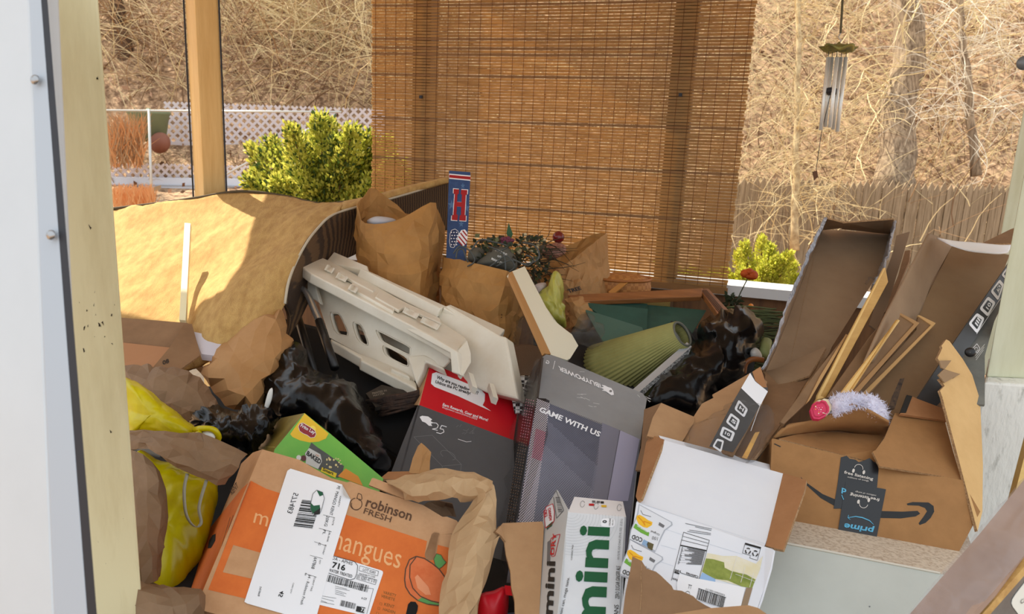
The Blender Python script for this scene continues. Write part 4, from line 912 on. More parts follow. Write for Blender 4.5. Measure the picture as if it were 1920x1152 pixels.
# ---------------------------------------------------------------- smile carton
def smile():
    t = Thing('shipping_box', 'brown shipping carton with black tape and a curved arrow smile standing on the cabinet', 'box')
    F = PL((1452,823,1.64),(1802,898,1.56),(1484,981,1.55)); k_ = lambda *a: K('d1', *a); m = M(); bc = mat('cardboard_brown', S(166,120,72), .85, S(156,112,66), 30, .12, 60)
    vec = -F.n*.006
    top = k_((458,275),(620,315),(800,358),(985,412),(1240,452),(1395,482))
    m.panel(F, top+[(1838,960),(1788,1054)]+k_((545,696),(440,690)), .006, bc, card_edge)
    ar = k_((590,465),(610,488),(700,552),(790,590),(890,622),(1000,637),(1100,640),(1175,636),(1188,650),(1165,664),(1090,674),(1000,672),(880,662),(770,618),(690,572),(600,490)); m.dec(F, ar, ink, 1)
    m.dec(F, k_((1120,600),(1150,592),(1230,594),(1255,612),(1258,640),(1240,672),(1215,696),(1185,707),(1180,698),(1205,665),(1222,638),(1212,622),(1180,610),(1125,608)), ink, 1)
    m.line(F, k_((458,300),(490,315)), 1.8, ink, 2)
    t.part(m, 'front_panel')
    m = M(); m.panel(F, k_((792,368),(820,360),(835,375),(865,380),(880,392),(905,385),(935,372),(950,385),(975,405),(980,430),(972,520),(975,620),(755,625),(775,500)), .0006, tape, off=.0012)
    m.panel(F, k_((815,492),(1017,528),(965,796),(775,750)), .0006, tape, off=.002)
    gw = mat('print_pale', S(214,206,196), .6)
    def phones(cx, cy, s):
        m.line(F, [(p[0], p[1]) for p in ell(*k_((cx, cy))[0], 8, 8*1, 14, 14, 180 if s > 0 else 0, 360 if s > 0 else 180)], 1, gw, 7)
        for dx in (-26, 26): m.dec(F, ell(*k_((cx+dx, cy+s*(10 if dx < 0 else 18)))[0], 2.4, 4, 15), gw, 7)
    phones(880, 425, 1); phones(905, 600, -1)
    m.txt(F, 'free listening', k_((803,455))[0], k_((948,490))[0], k_((808,436))[0], gw, .02, 7); m.txt(F, 'millions of songs', k_((822,474))[0], k_((928,494))[0], k_((824,464))[0], gw, 0, 7)
    m.txt(F, 'free listening', k_((985,572))[0], k_((838,545))[0], k_((980,592))[0], gw, .02, 8); m.txt(F, 'millions of songs', k_((965,556))[0], k_((862,536))[0], k_((963,566))[0], gw, 0, 8)
    m.txt(F, 'prime', k_((958,715))[0], k_((812,690))[0], k_((946,752))[0], bluep, .03, 8); m.line(F, k_((955,705),(935,685),(900,670),(865,664),(828,670)), [.6,1.6,2,1.6,1], bluep, 8); m.line(F, k_((830,657),(826,670),(838,680)), 1, bluep, 8)
    m.txt(F, 'd', k_((818,528))[0], k_((794,522))[0], k_((815,556))[0], bluep, .03, 7); m.line(F, k_((795,556),(805,580)), 1.4, bluep, 7)
    t.part(m, 'tape', label='black printed packing tape')
    # top: inner flap, curled front flap and right flap
    m = M(); m.slab([*[(p[0],p[1],d) for p, d in zip(k_((480,275),(640,236),(1012,258),(965,330),(960,395),(800,356)), (1.64,1.76,1.72,1.64,1.61,1.62))]], .005, bc, card_edge); t.part(m, 'flap')
    m = M(smooth=True, solid=.005); g = [[(*p, d) for p, d in zip(k_((455,272),(600,245),(760,232),(900,250),(1015,250)), (1.66,1.72,1.76,1.76,1.74))],
        [(*p, d) for p, d in zip(k_((500,225),(620,205),(780,190),(930,205),(1025,225)), (1.66,1.70,1.70,1.70,1.70))], [(*p, d) for p, d in zip(k_((530,205),(650,182),(770,140),(860,100),(1032,190)), (1.68,1.70,1.69,1.66,1.66))]]
    m.patch(g, bc, 26, 14); t.part(m, 'flap')
    m = M().panel(PL((1677,774,1.72),(1800,896,1.57),(1640,846,1.60)), k_((1062,146),(1180,160),(1310,182),(1350,330),(1395,482),(1240,452),(985,412),(950,340),(965,332),(1010,270)), .005, bc, card_edge); t.part(m, 'flap')
    m = M(); q = [F.hit(*p) for p in ((1802,900),(1838,960),(1788,1054))]; w_ = -F.n*.22; m.prism([q[0], q[2], q[2]+w_, q[0]+w_], V((.005,0,0)), bc); t.part(m, 'side_panel')
    m = M(); q = [F.hit(*p) for p in k_((458,275),(440,690))]; m.prism([q[0], q[1], q[1]+w_, q[0]+w_], V((-.005,0,0)), bc); t.part(m, 'side_panel')
    m = M(); q = [F.hit(*p)+w_ for p in k_((458,275),(1395,482),(1355,890),(440,690))]; m.prism(q, F.n*.005, bc); t.part(m, 'back_panel')
    m = M(); q = [F.hit(*p) for p in k_((440,690),(1355,888))]; m.prism([q[0],q[1],q[1]+w_,q[0]+w_], V((0,0,.004)), bc); t.part(m, 'bottom_panel'); t.done()
    # cabinet under it
    c = Thing('cabinet', 'pale grey cabinet with a raw chipboard top under the smile carton', 'cabinet'); chip = mat('chipboard', S(214,198,176), .85, S(176,154,130), 130, .3, 150, contrast=(.45,.65))
    T = PL((1467,1016,1.44),(1764,1075,1.38),(1484,981,1.54)); m = M(); w2 = V((0,0,-.018))
    m.prism([T.hit(*p) for p in ((1440,1010),(1467,1016),(1764,1075),(1830,1050),(1800,960),(1486,978),(1452,960))], w2, chip); t2 = m; c.part(m, 'top_board')
    Fr = PL((1467,1018,1.44),(1764,1077,1.38),(1420,1140,1.36)); m = M().panel(Fr, [(1440,1013),(1467,1018),(1764,1077),(1850,1094),(1800,1400),(1300,1400),(1400,1120)], .018, mat('cabinet_paint', S(196,198,188), .55, S(188,190,180), 6))
    m.dec(Fr, ell(*K('d1',(935,1115))[0], 1.6, 1.4), inkg, 2); c.part(m, 'door_panel')
    m = M().panel(Fr, K('d1',(498,788),(1290,942),(1288,950),(497,797)), .004, mat('edge_strip', S(214,206,190), .5), off=.003); c.part(m, 'edge_strip'); c.done()
smile()
# wrapped board bottom right
t = Thing('flooring_pack', 'brown floorboards wrapped in clear film leaning in the bottom right corner', 'flooring pack')
T = PL((1839,999,1.06),(1706,1152,.94),(1920,1046,1.00)); m = M(smooth=False)
brd = mat('grey_brown_board', S(182,154,136), .45, S(162,134,118), 3, .1, 30, stretch=(1,1,10)); m.panel(T, [(1970,850),(1920,900),(1839,999),(1706,1152),(1600,1270),(1720,1270),(1824,1152),(1920,1046),(1990,960)], .012, brd); t.part(m, 'board')
m = M().panel(PL((1824,1152,.95),(1920,1046,1.00),(1838,1152,.945)), [(1720,1270),(1824,1152),(1920,1046),(1990,960),(1990,985),(1920,1064),(1842,1152),(1738,1270)], .01, mat('board_edge', S(206,164,96), .7, S(176,132,72), 60)); t.part(m, 'board_edge')
B = PL((1842,1152,.945),(1920,1064,.995),(1900,1152,.98)); m = M().panel(B, [(1738,1270),(1842,1152),(1920,1064),(1990,985),(2040,1270)], .01, mat('pack_dark', S(112,110,106), .35, S(92,90,88), 20)); 
m.panel(B, rrect((1893,1130),(1985,1010),(2050,1080),(1945,1200), f=.12), .0006, mat('label_cream', S(232,228,214), .6), off=.001); m.txt(B, 'Con', K('e5',(985,1072))[0], K('e5',(1045,1010))[0], K('e5',(972,1048))[0], ink, .0, 5); t.part(m, 'end_label')
film2 = mat('clear_film', S(170,160,158), .1, clear=.72); m = M(smooth=True); g = [[(1965,850,1.06),(1975,900,1.02),(1990,955,1.0)],[(1835,996,1.04),(1885,1020,1.00),(1920,1042,.985)],[(1704,1150,.92),(1770,1150,.925),(1826,1150,.93)],[(1600,1268,.84),(1660,1270,.84),(1722,1270,.84)]]
m.patch(g, film2, 24, 60); m.displace(wrinkle(.006, 16, 5, (1.6,.8,.5))); t.part(m, 'plastic_film'); t.done()
# ================================================================ THE PILE: soft things and the back rows
rugm = mat('woven_tan_rug', S(204,166,102), .9, S(176,136,78), 22, .8, 260, stretch=(2.2,.7,1.2), contrast=(.38,.7)); rugd = mat('ribbed_brown_rug', S(96,72,46), .9, S(58,42,28), 42, .5, 120, kind='wave', stretch=(1,0.3,2)); pipe = mat('piping', S(196,186,164), .7)
pipd = mat('dark_binding', S(84,72,50), .8)
def rug():
    t = Thing('woven_rug', 'big tan woven outdoor rug spread and rolled over at the left beneath the tan post', 'rug')
    m = M(smooth=True, solid=.012, soff=-1)
    g = [[(200,394,2.72),(300,382,2.74),(370,372,2.76),(450,360,2.80),(530,368,2.84),(600,383,2.84),(652,379,2.82)],
         [(200,452,2.52),(300,442,2.54),(370,432,2.56),(440,420,2.58),(515,412,2.60),(575,402,2.58),(640,390,2.62)],
         [(205,530,2.26),(300,524,2.28),(370,512,2.32),(430,500,2.35),(490,478,2.36),(545,450,2.38),(603,424,2.44)],
         [(215,604,2.08),(300,604,2.10),(345,600,2.12),(385,574,2.10),(450,528,2.14),(508,500,2.18),(574,458,2.30)],
         [(220,642,2.02),(300,645,2.02),(355,638,2.02),(400,616,1.99),(445,600,2.01),(490,578,2.04),(545,520,2.16)],
         [(225,700,1.98),(300,700,1.98),(360,690,1.97),(400,672,1.96),(445,662,1.97),(490,645,1.99),(534,570,2.10)]]
    m.patch(g, rugm, 70, 60); wr = wrinkle(.007, 4, 3, (1.4,.5,1)); m.displace(lambda p: .008*noise.noise(p*5)+wr(p)); t.part(m, 'rug_field')
    e = [(534,570,2.10),(541,529,2.14),(556,490,2.22),(577,452,2.30),(596,428,2.40),(615,409,2.47),(640,397,2.58),(675,387,2.66),(720,376,2.78),(770,362,2.9),(840,340,3.05)]
    m = M(smooth=True, solid=.012, soff=0); lo = [(536,640,2.12),(560,600,2.2),(580,560,2.3),(600,530,2.42),(620,505,2.5),(640,490,2.56),(670,475,2.62),(700,462,2.7),(740,450,2.8),(790,440,2.92),(846,430,3.05)]
    mid = [(lerp(a[0],b[0],.45)+7, lerp(a[1],b[1],.4), lerp(a[2],b[2],.5)+.05) for a, b in zip(e, lo)]
    m.patch([e, mid, lo], rugd, 50, 20); t.part(m, 'rolled_edge', label='dark ribbed underside rolled up')
    m = M(smooth=True); up = [(645,380,2.80),(690,371,2.82),(740,358,2.92),(790,345,3.0),(842,334,3.06)]; dn = [(640,395,2.60),(690,383,2.70),(740,370,2.84),(790,356,2.94),(842,341,3.04)]
    m.solid = .012; m.patch([up, [(lerp(a[0],b[0],.5), lerp(a[1],b[1],.5)-2, lerp(a[2],b[2],.5)-.03) for a, b in zip(up, dn)], dn], rugm, 30, 8); t.part(m, 'rug_rim')
    q = [P(x, y, d-.006) for x, y, d in e]; t.part(M(smooth=True).tube(resample(q, 60, False, True), .0042, pipe, 6), 'piping')
    q = [P(x, y-1, d) for x, y, d in g[0]]; t.part(M(smooth=True).tube(resample(q, 50, False, True), .006, pipd, 6), 'binding'); t.done()
rug()
one('wooden_batten', M().slab([(346,418,2.36),(357,419,2.36),(348,601,2.04),(336,600,2.04)], .016, mat('white_batten', S(238,228,186), .6)), 'slim cream white batten leaning upright on the sunlit rug', 'wood piece')
one('paper_sheet', M().slab([(362,622,2.0),(440,640,1.99),(440,672,1.93),(378,664,1.93)], .02, mat('lilac_white', S(206,204,214), .6)), 'pale white packing sheet between the tray box and the upright paper bag', 'packing')
t = Thing('tray_box', 'shallow dark brown cardboard tray lying open beside the cream post', 'box'); tc = card_dk
m = M().slab([(205,594,2.02),(352,606,2.0),(318,652,1.94),(205,640,1.96)], .006, card_dk, card_edge); t.part(m, 'back_panel')
m = M().slab([(205,640,1.95),(318,652,1.93),(288,690,1.84),(205,692,1.84)], .006, mat('cardboard_pinkish', S(172,122,82), .85)); t.part(m, 'bottom_panel')
pl = PL((352,606,2.0),(286,690,1.83),(376,664,1.92)); m = M().panel(pl, [(346,607),(360,608),(376,666),(338,693),(286,690),(318,652)], .006, tc, card_edge); m.txt(pl, '08', K('d2',(290,425))[0], K('d2',(330,410))[0], K('d2',(285,398))[0], ink, .02, 3); t.part(m, 'side_panel'); t.done()
# ---- paper bags as crumpled bodies
PAPER = [kraft, kraft_or, kraft_gr, kraft_lt]
def lump(name, lab, cat, out, D, hf, hb, mt, cr, gx=0, gy=0, c=None, extra=None, curve=True, pw=.5, n=120, R=22, pname='body'):
    m = M(smooth=True)
    if mt in PAPER:
        m.rag(out, D, hf, hb, mt, 42, 40, c, gx, gy, len(lab)); m.displace(crease(.012, 7, len(lab))); m.facet(.003, .002, len(lab)); m.smooth = False
    elif mt is blackp:
        m.rag(out, D, hf, hb, mt, 520, 110, c, gx, gy, len(lab), curve); m.displace(cr); m.displace(wrinkle(.006, 15, 3, (1.3,1.3,.5)))
    else: m.blob(out, D, hf, hb, mt, n, R, c, gx, gy, curve, pw); m.displace(cr)
    if extra: t = Thing(name, lab, cat); t.part(m, pname); extra(t); return t.done()
    return one(name, m, lab, cat)
lump('paper_bag', 'tall crumpled brown paper bag slumped in front of the woven rug', 'bag', [(366,690),(392,684),(386,670),(402,650),(430,636),(448,606),(470,592),(500,582),(528,571),(536,582),(541,610),(538,628),(556,642),(548,668),(536,690),(520,716),(500,740),(494,776),(470,775),(430,765),(402,742),(392,716),(380,702)], 1.96, .11, .10, kraft, crease(.022, 9, 2), gy=-.14, curve=False)
def ex_(t):
    m = M(smooth=True, solid=.0016); g = [[(512,590,1.86),(530,571,1.86),(539,585,1.88),(541,626,1.88)],[(510,610,1.83),(525,600,1.83),(540,610,1.85),(558,640,1.88)],[(508,628,1.84),(520,640,1.83),(540,645,1.85),(556,662,1.87)]]
    m.patch(g, kraft, 5, 4); m.facet(.0035, .003, 3); t.part(m, 'folded_flap')
lump('paper_bag', 'flattened grey brown paper bag behind the yellow bag next to the post', 'bag', [(225,684),(300,684),(342,692),(372,708),(396,730),(412,748),(420,770),(400,800),(350,800),(300,770),(225,740)], 1.80, .08, .06, kraft_gr, crease(.026, 7, 5), gy=-.1, curve=False, extra=None)
lump('paper_bag', 'crumpled brown paper heap in the bottom left corner beside the post', 'bag', [(240,1082),(290,1088),(340,1100),(378,1110),(382,1130),(376,1190),(330,1250),(250,1250)], 1.22, .07, .08, kraft_gr, crease(.02, 11, 9), gy=-.05, curve=False)
# yellow trash bag in a brown paper sack
def yel(t):
    m = M(smooth=True); m.blob([(250,860),(300,865),(360,880),(408,905),(404,960),(392,1000),(372,1050),(348,1092),(300,1120),(250,1110)], 1.50, .06, .08, yellowp, 90, 18, gy=-.06); m.displace(wrinkle(.007, 9, 7, (1,1,.35))); t.part(m, 'lower_bag')
    m = M(smooth=True); pts = [P(x,y,d) for x,y,d in ((366,806,1.50),(376,804,1.47),(400,806,1.47),(410,820,1.48),(402,832,1.49),(384,826,1.47),(372,818,1.47))]
    m.tube(resample(pts, 30, False, True), .006, yellowp, 8); t.part(m, 'tie_loop')
    m = M(smooth=True); m.blob([(362,810),(378,808),(376,826),(368,838),(356,832),(352,820)], 1.47, .014, .014, yellowp, 30, 8); m.displace(wrinkle(.003, 40, 2)); t.part(m, 'knot')
    m = M(smooth=True); m.blob([(378,812),(396,810),(404,820),(396,830),(382,824)], 1.475, .01, .01, offwhite, 30, 6); t.part(m, 'tissue')
lump('trash_bag', 'bright yellow knotted plastic trash bag poking out of a brown paper sack', 'bag', [(225,712),(250,714),(286,734),(318,762),(350,790),(370,810),(364,828),(340,826),(300,818),(250,815),(225,820)], 1.56, .07, .08, yellowp, wrinkle(.005, 8, 3, (.7,1,2.2)), gx=-.04, extra=yel, pname='upper_bag')
t = Thing('paper_sack', 'torn grey brown paper sack wrapped around the yellow trash bag', 'bag')
m = M(smooth=True, solid=.0016); m.patch([[(235,806,1.45),(290,808,1.42),(330,812,1.42),(368,812,1.46),(384,816,1.43),(430,834,1.42),(464,852,1.44)],[(235,830,1.43),(290,826,1.40),(330,836,1.39),(366,842,1.41),(390,845,1.40),(425,858,1.39),(450,868,1.41)],
   [(235,838,1.43),(285,836,1.39),(320,858,1.37),(360,872,1.38),(385,880,1.38),(415,888,1.38),(442,884,1.40)],[(238,846,1.44),(282,842,1.40),(316,868,1.39),(352,886,1.39),(380,897,1.39),(404,909,1.39),(420,906,1.41)]], kraft_gr, 13, 7); m.facet(.004, .004, 90); t.part(m, 'rim')
m = M(smooth=True, solid=.0016); m.patch([[(228,838,1.44),(262,850,1.41),(292,872,1.40),(305,900,1.42)],[(228,920,1.38),(265,930,1.35),(300,935,1.36),(315,950,1.40)],[(232,1010,1.33),(268,1020,1.30),(295,1025,1.31),(305,1030,1.36)],[(240,1090,1.28),(268,1100,1.26),(290,1092,1.27),(300,1080,1.32)]], kraft_gr, 7, 11); m.facet(.004, .004, 80); t.part(m, 'front_panel')
strap = mat('grey_strap', S(150,146,128), .5); m = M(smooth=True); q = [P(x,y,d) for x,y,d in ((352,888,1.40),(346,920,1.39),(350,965,1.38),(366,988,1.38),(378,980,1.38),(374,950,1.39),(388,900,1.40))]
m.solid = .001; rr = resample(q, 40, False, True); m.grid([[p+RGT*(-.0035), p+RGT*.0035-FWD*.003] for p in rr], strap); t.part(m, 'handle', label='pale grey loop handle'); t.done()
# black trash bags
def shine(t): pass
blm = blackp
lump('trash_bag', 'black plastic trash bag heaped left of the white plastic barriers', 'bag', [(470,684),(492,676),(520,672),(528,660),(556,652),(590,684),(640,700),(664,718),(686,754),(706,790),(722,836),(714,880),(660,880),(600,850),(560,800),(514,806),(492,772),(480,736),(468,706)], 1.84, .16, .14, blm, wrinkle(.017, 5, 4), gx=-.03, gy=-.12, n=150, R=30)
lump('trash_bag', 'small black plastic bag in front of the grey brown paper bag', 'bag', [(358,786),(372,764),(392,756),(430,766),(470,764),(505,764),(520,790),(500,830),(470,850),(430,845),(392,826),(366,806)], 1.68, .08, .08, blm, wrinkle(.014, 9, 6), gy=-.08, n=130, R=26)
lump('trash_bag', 'shiny black plastic trash bag between the lampshade and the tall cartons', 'bag', [(1316,606),(1350,594),(1396,586),(1422,598),(1424,624),(1412,660),(1404,690),(1380,718),(1345,735),(1330,760),(1316,790),(1270,778),(1212,764),(1222,726),(1240,700),(1266,676),(1292,652),(1314,640)], 2.12, .15, .15, blm, wrinkle(.019, 5.5, 11, (1,1,.8)), gx=.03, gy=-.10, n=150, R=30, c=(1325,690))
one('plastic_shard', M(smooth=True).blob([(504,733),(511,728),(510,748),(500,772),(494,774),(498,752)], 1.72, .006, .006, offwhite, 24, 6), 'white curved shard between two black plastic bags', 'scrap')
# ---- brown paper torn round the right end of the mango carton
t = Thing('paper_sack', 'torn light brown paper sack bent over the right end of the mango carton', 'bag')
m = M(smooth=True, solid=.0016); m.patch([K('e4',(560,165,1.42),(650,150,1.42),(780,118,1.44),(930,84,1.45),(1060,88,1.45),(1200,105,1.43),(1330,152,1.40),(1350,165,1.38)),
  K('e4',(600,200,1.38),(700,190,1.37),(800,180,1.37),(940,160,1.37),(1080,160,1.37),(1190,165,1.38),(1300,200,1.36),(1352,220,1.34)),
  K('e4',(690,230,1.37),(730,250,1.35),(830,255,1.34),(950,240,1.34),(1060,240,1.35),(1160,240,1.36),(1250,250,1.37),(1300,260,1.36)),
  K('e4',(712,305,1.38),(800,325,1.37),(880,315,1.36),(980,300,1.36),(1080,290,1.36),(1130,330,1.38),(1180,320,1.38),(1240,290,1.39))], kraft_lt, 13, 6); m.facet(.004, .004, 88); t.part(m, 'rim')
m = M(smooth=True, solid=.0016); m.patch([K('e4',(1230,300,1.38),(1290,220,1.37),(1335,158,1.38),(1368,200,1.38),(1376,290,1.40)),K('e4',(1150,400,1.36),(1230,390,1.34),(1310,380,1.33),(1365,420,1.35),(1380,545,1.38)),
  K('e4',(1045,600,1.33),(1150,590,1.29),(1250,590,1.28),(1350,600,1.31),(1412,565,1.34)),K('e4',(1030,760,1.28),(1130,760,1.25),(1230,760,1.24),(1310,770,1.27),(1345,770,1.31)),K('e4',(985,930,1.25),(1080,940,1.22),(1180,950,1.21),(1250,950,1.23),(1290,940,1.27)),K('e4',(960,1160,1.21),(1060,1170,1.18),(1150,1170,1.17),(1215,1160,1.19),(1240,1160,1.23)),K('e4',(950,1400,1.19),(1050,1400,1.16),(1140,1400,1.15),(1200,1400,1.17),(1225,1400,1.21))], kraft_lt, 7, 15); m.facet(.004, .004, 104); t.part(m, 'front_panel')
m = M(smooth=True, solid=.0016); m.patch([K('e4',(830,345,1.40),(950,310,1.42),(1060,330,1.44)),K('e4',(900,390,1.41),(980,360,1.44),(1070,390,1.46)),K('e4',(1000,430,1.43),(1040,420,1.45),(1085,430,1.47))], kraft_gr, 5, 3); m.facet(.004, .004, 34); t.part(m, 'back_panel')
m = M(smooth=True, solid=.0014); m.patch([[(784,838,1.50),(792,832,1.50),(808,850,1.50)],[(772,862,1.47),(788,860,1.46),(806,866,1.47)],[(768,888,1.45),(782,890,1.44),(804,890,1.45)]], kraft_or if False else kraft, 5, 3); m.facet(.0035, .003, 3); t.part(m, 'torn_strip'); t.done()
t = Thing('open_box', 'low brown carton rim half hidden behind the torn paper sack', 'box'); m = M().slab([(712,898,1.52),(728,885,1.56),(780,884,1.56),(770,902,1.52)], .005, card_or, card_edge); m.slab([(728,885,1.56),(770,884,1.56),(770,905,1.54),(726,900,1.54)], .005, card_dk); t.part(m, 'rim'); t.done()
# small red things low in the middle gap
one('red_packet', M(smooth=True).blob([(898,1120),(925,1108),(950,1102),(952,1150),(930,1190),(900,1180)], 1.32, .03, .03, redp, 30, 8), 'glossy red packet glimpsed low between the paper sack and the open box', 'packet')
one('red_packet', M().slab([(946,1098,1.30),(960,1100,1.28),(962,1118,1.27),(948,1116,1.29)], .03, redp), 'small red lid edge beside the soda carton flap', 'packet')
# ---- white plastic barriers
wp = mat('white_moulded_plastic', S(230,224,208), .4, S(216,206,186), 5, .05, 40)
def panels():
    t = Thing('plastic_barrier', 'large plain white moulded plastic barrier standing behind its ribbed partner', 'barrier')
    F = PL((880,622,2.06),(968,750,1.90),(620,490,2.46)); m = M(); m.bev = .006
    k = lambda *a: K('e1', *a)
    m.panel(F, k((325,185),(345,170),(620,250),(1130,480),(1160,478),(1500,680),(1540,690),(1625,1115),(1400,1060),(1240,980),(500,620),(300,400)), .05, wp); t.part(m, 'face')
    T = PL((831,576,2.10),(949,619,2.10),(880,640,2.03)); m = M(); m.bev = .004
    m.slab([(*k((325,185))[0],2.44),(*k((382,115))[0],2.50),(*k((608,212))[0],2.36),(*k((615,245))[0],2.32)], .03, wp)
    m.slab([(*k((560,225))[0],2.34),(*k((615,245))[0],2.36),(*k((1130,485))[0],2.14),(*k((1100,500))[0],2.12)], .03, wp)
    m.slab([(*k((1120,490))[0],2.13),(*k((1165,470))[0],2.17),(*k((1540,640))[0],2.10),(*k((1478,705))[0],2.03)], .03, wp); t.part(m, 'top_rim')
    for i, (x, y) in enumerate(((1430,1000),(1290,930))):
        m = M().slab([(*k((x,y))[0],1.93),(*k((x+32,y+12))[0],1.93),(*k((x+62,y+110))[0],1.88),(*k((x+28,y+95))[0],1.88)], .02, wp); t.part(m, 'rib')
    t.done()
    t = Thing('plastic_barrier', 'ribbed white moulded plastic barrier with oval windows leaning in front', 'barrier')
    # sloping top step face
    T = PL((*k((75,150))[0],2.34),(*k((1215,780))[0],1.90),(*k((330,190))[0],2.40)); m = M(); m.bev = .004
    m.panel(T, k((75,150),(140,85),(360,180),(480,240),(800,420),(1000,520),(1265,690),(1280,710),(1215,790),(1050,690),(400,350),(230,265)), .03, wp); t.part(m, 'top_step')
    st = M(); st.bev = .003; st.panel(T, k((520,310),(810,470),(785,520),(480,350)), .012, wp, off=.008); st.panel(T, k((420,240),(660,370),(650,385),(420,265)), .01, wp, off=.012); st.panel(T, k((690,375),(1100,565),(1110,600),(860,490),(820,510),(660,420)), .01, wp, off=.012); t.part(st, 'raised_ledge')
    for x, y, w_ in ((318,238,46),(395,290,60),(478,372,46),(845,525,90),(965,590,110)):
        m = M(smooth=True, solid=.004); rows = []
        for i in range(9):
            u_ = i/8; rows.append([])
            for j in range(7):
                q_ = j/6; h = .004 + .012*(2*u_-1)**2*(.4+.6*q_) + .004*q_
                rows[-1].append(T.hit(*k((x+w_*u_+22*q_, y+w_*.5*u_-34*q_))[0], h))
        m.grid(rows, wp); t.part(m, 'scoop')
    E = PL((*k((1215,790))[0],1.90),(*k((1280,710))[0],1.94),(*k((1250,940))[0],1.86)); m = M(); m.bev = .003
    m.panel(E, k((1215,785),(1282,708),(1308,800),(1310,860),(1255,955),(1235,930)), .02, wp); t.part(m, 'end_cap')
    S_ = PL((*k((230,290))[0],2.30),(*k((1215,810))[0],1.88),(*k((200,420))[0],2.28)); m = M(); m.bev = .003
    m.panel(S_, k((75,150),(230,265),(400,350),(1050,690),(1215,790),(1235,950),(1175,930),(1165,800),(640,520),(400,400),(230,300),(215,330)), .02, wp); 
    m.panel(S_, k((75,150),(110,180),(235,270),(290,470),(190,400),(140,330)), .015, wp); t.part(m, 'front_rib')
    # window sheet: strips round four oval windows
    W = PL((*k((240,320))[0],2.36),(*k((1160,830))[0],1.97),(*k((300,640))[0],2.26)); m = M(); m.bev = .002
    holes = [rrect(*k((350,525),(420,530),(492,690),(395,670)), f=.3), rrect(*k((505,585),(570,610),(625,760),(545,720)), f=.35), rrect(*k((665,640),(900,760),(900,820),(700,720)), f=.2), rrect(*k((710,740),(880,830),(890,900),(730,820)), f=.3)]
    out = k((235,310),(640,525),(1160,800),(1170,860),(1130,900),(1000,860),(930,1000),(560,810),(360,700),(290,480))
    import mathutils
    pts = [mathutils.Vector(p) for p in out]; loops = [pts]+[[mathutils.Vector(p) for p in h] for h in holes]
    co, ed = [], []
    for lp in loops:
        b0 = len(co); co += lp; ed += [(b0+i, b0+(i+1) % len(lp)) for i in range(len(lp))]
    vv, _, ff, *_r = mathutils.geometry.delaunay_2d_cdt(co, ed, [], 0, 1e-4)
    def ins(p, lp):
        r_ = False
        for i in range(len(lp)):
            a, b = lp[i], lp[i-1]
            if (a.y > p.y) != (b.y > p.y) and p.x < (b.x-a.x)*(p.y-a.y)/(b.y-a.y)+a.x: r_ = not r_
        return r_
    k0 = len(m.v); m.v += [W.hit(p.x, p.y) for p in vv]
    for f in ff:
        c = sum((vv[i] for i in f), mathutils.Vector((0,0)))/len(f)
        if ins(c, loops[0]) and not any(ins(c, h) for h in loops[1:]): m.f.append(tuple(k0+i for i in f)); m.fm.append(m.mi(wp))
    m.solid = .006; m.soff = -1; t.part(m, 'window_sheet')
    for h in holes:
        m = M(smooth=True, solid=.004); a = [W.hit(*p, .006) for p in h]; b = [p-W.n*.018 for p in a]; m.grid([a, b], wp, True); t.part(m, 'window_rim')
    L_ = PL((*k((300,640))[0],2.22),(*k((930,1000))[0],1.98),(*k((560,840))[0],2.06)); m = M(); m.bev = .004
    m.panel(L_, k((360,700),(560,805),(760,880),(940,1000),(945,1050),(880,1010),(565,850),(560,830),(370,720)), .03, wp); m.panel(L_, k((760,880),(880,940),(900,965),(770,910)), .02, wp, off=.01); t.part(m, 'lower_rib')
    B = PL((*k((880,850))[0],2.0),(*k((1000,815))[0],2.0),(*k((960,960))[0],1.96)); m = M(); m.bev = .004; m.panel(B, k((880,820),(990,810),(1110,870),(1130,920),(1000,860),(985,920),(940,1010),(920,960)), .03, wp); t.part(m, 'corner_bracket'); t.done()
panels()
# folding chair leg and dark things in the hollow
t = Thing('folding_chair', 'dark folding chair frame with a bent silver tube left of the white barriers', 'chair'); m = M(smooth=True)
m.tube(resample([P(*p) for p in ((556,545,2.28),(566,542,2.26),(578,556,2.22),(592,588,2.16),(600,606,2.12))], 16, False, True), .010, mat('chrome_tube', S(190,190,190), .25, metal=.8), 10); t.part(m, 'tube', label='bent silver tube end')
blk = mat('black_metal', S(20,18,18), .4); m = M(smooth=True).tube([P(598,602,2.13), P(628,690,1.98)], .012, blk, 10); t.part(m, 'leg'); m = M(smooth=True).tube([P(548,560,2.32), P(590,700,2.06)], .012, blk, 10); t.part(m, 'leg')
t.done()
one('blanket', M(smooth=True, solid=.02).patch([[(520,600,2.5),(600,620,2.5),(700,640,2.4),(780,700,2.3)],[(520,690,2.15),(600,700,2.15),(690,720,2.1),(780,745,2.05)],[(530,800,1.95),(620,800,1.95),(700,830,1.9),(780,880,1.8)]], mat('hollow_shade_dark', S(12,10,10), .95), 20, 20), 'added near-black sheet as painted shade in the hollow below the white plastic barriers', 'cloth')  # added near-black sheet standing in for the shade of the hollow
wick = mat('dark_wicker', S(72,48,32), .8, S(36,24,18), 60, .5)
m = M(smooth=True); rng = random.Random(4)
for i in range(26):
    a = rng.uniform(0, 1); x0, y0 = lerp(692, 710, a), lerp(752, 782, a); m.tube(resample([P(x0+rng.uniform(-6,6), y0, 1.92), P(732+rng.uniform(-6,6), y0-10+rng.uniform(-8,8), 1.9), P(786, y0-16+rng.uniform(-6,6), 1.92)], 10, False, True), .004, wick, 5)
one('wicker_bundle', m, 'bundle of dark brown wicker canes in the hollow left of the red topped carton', 'wicker')
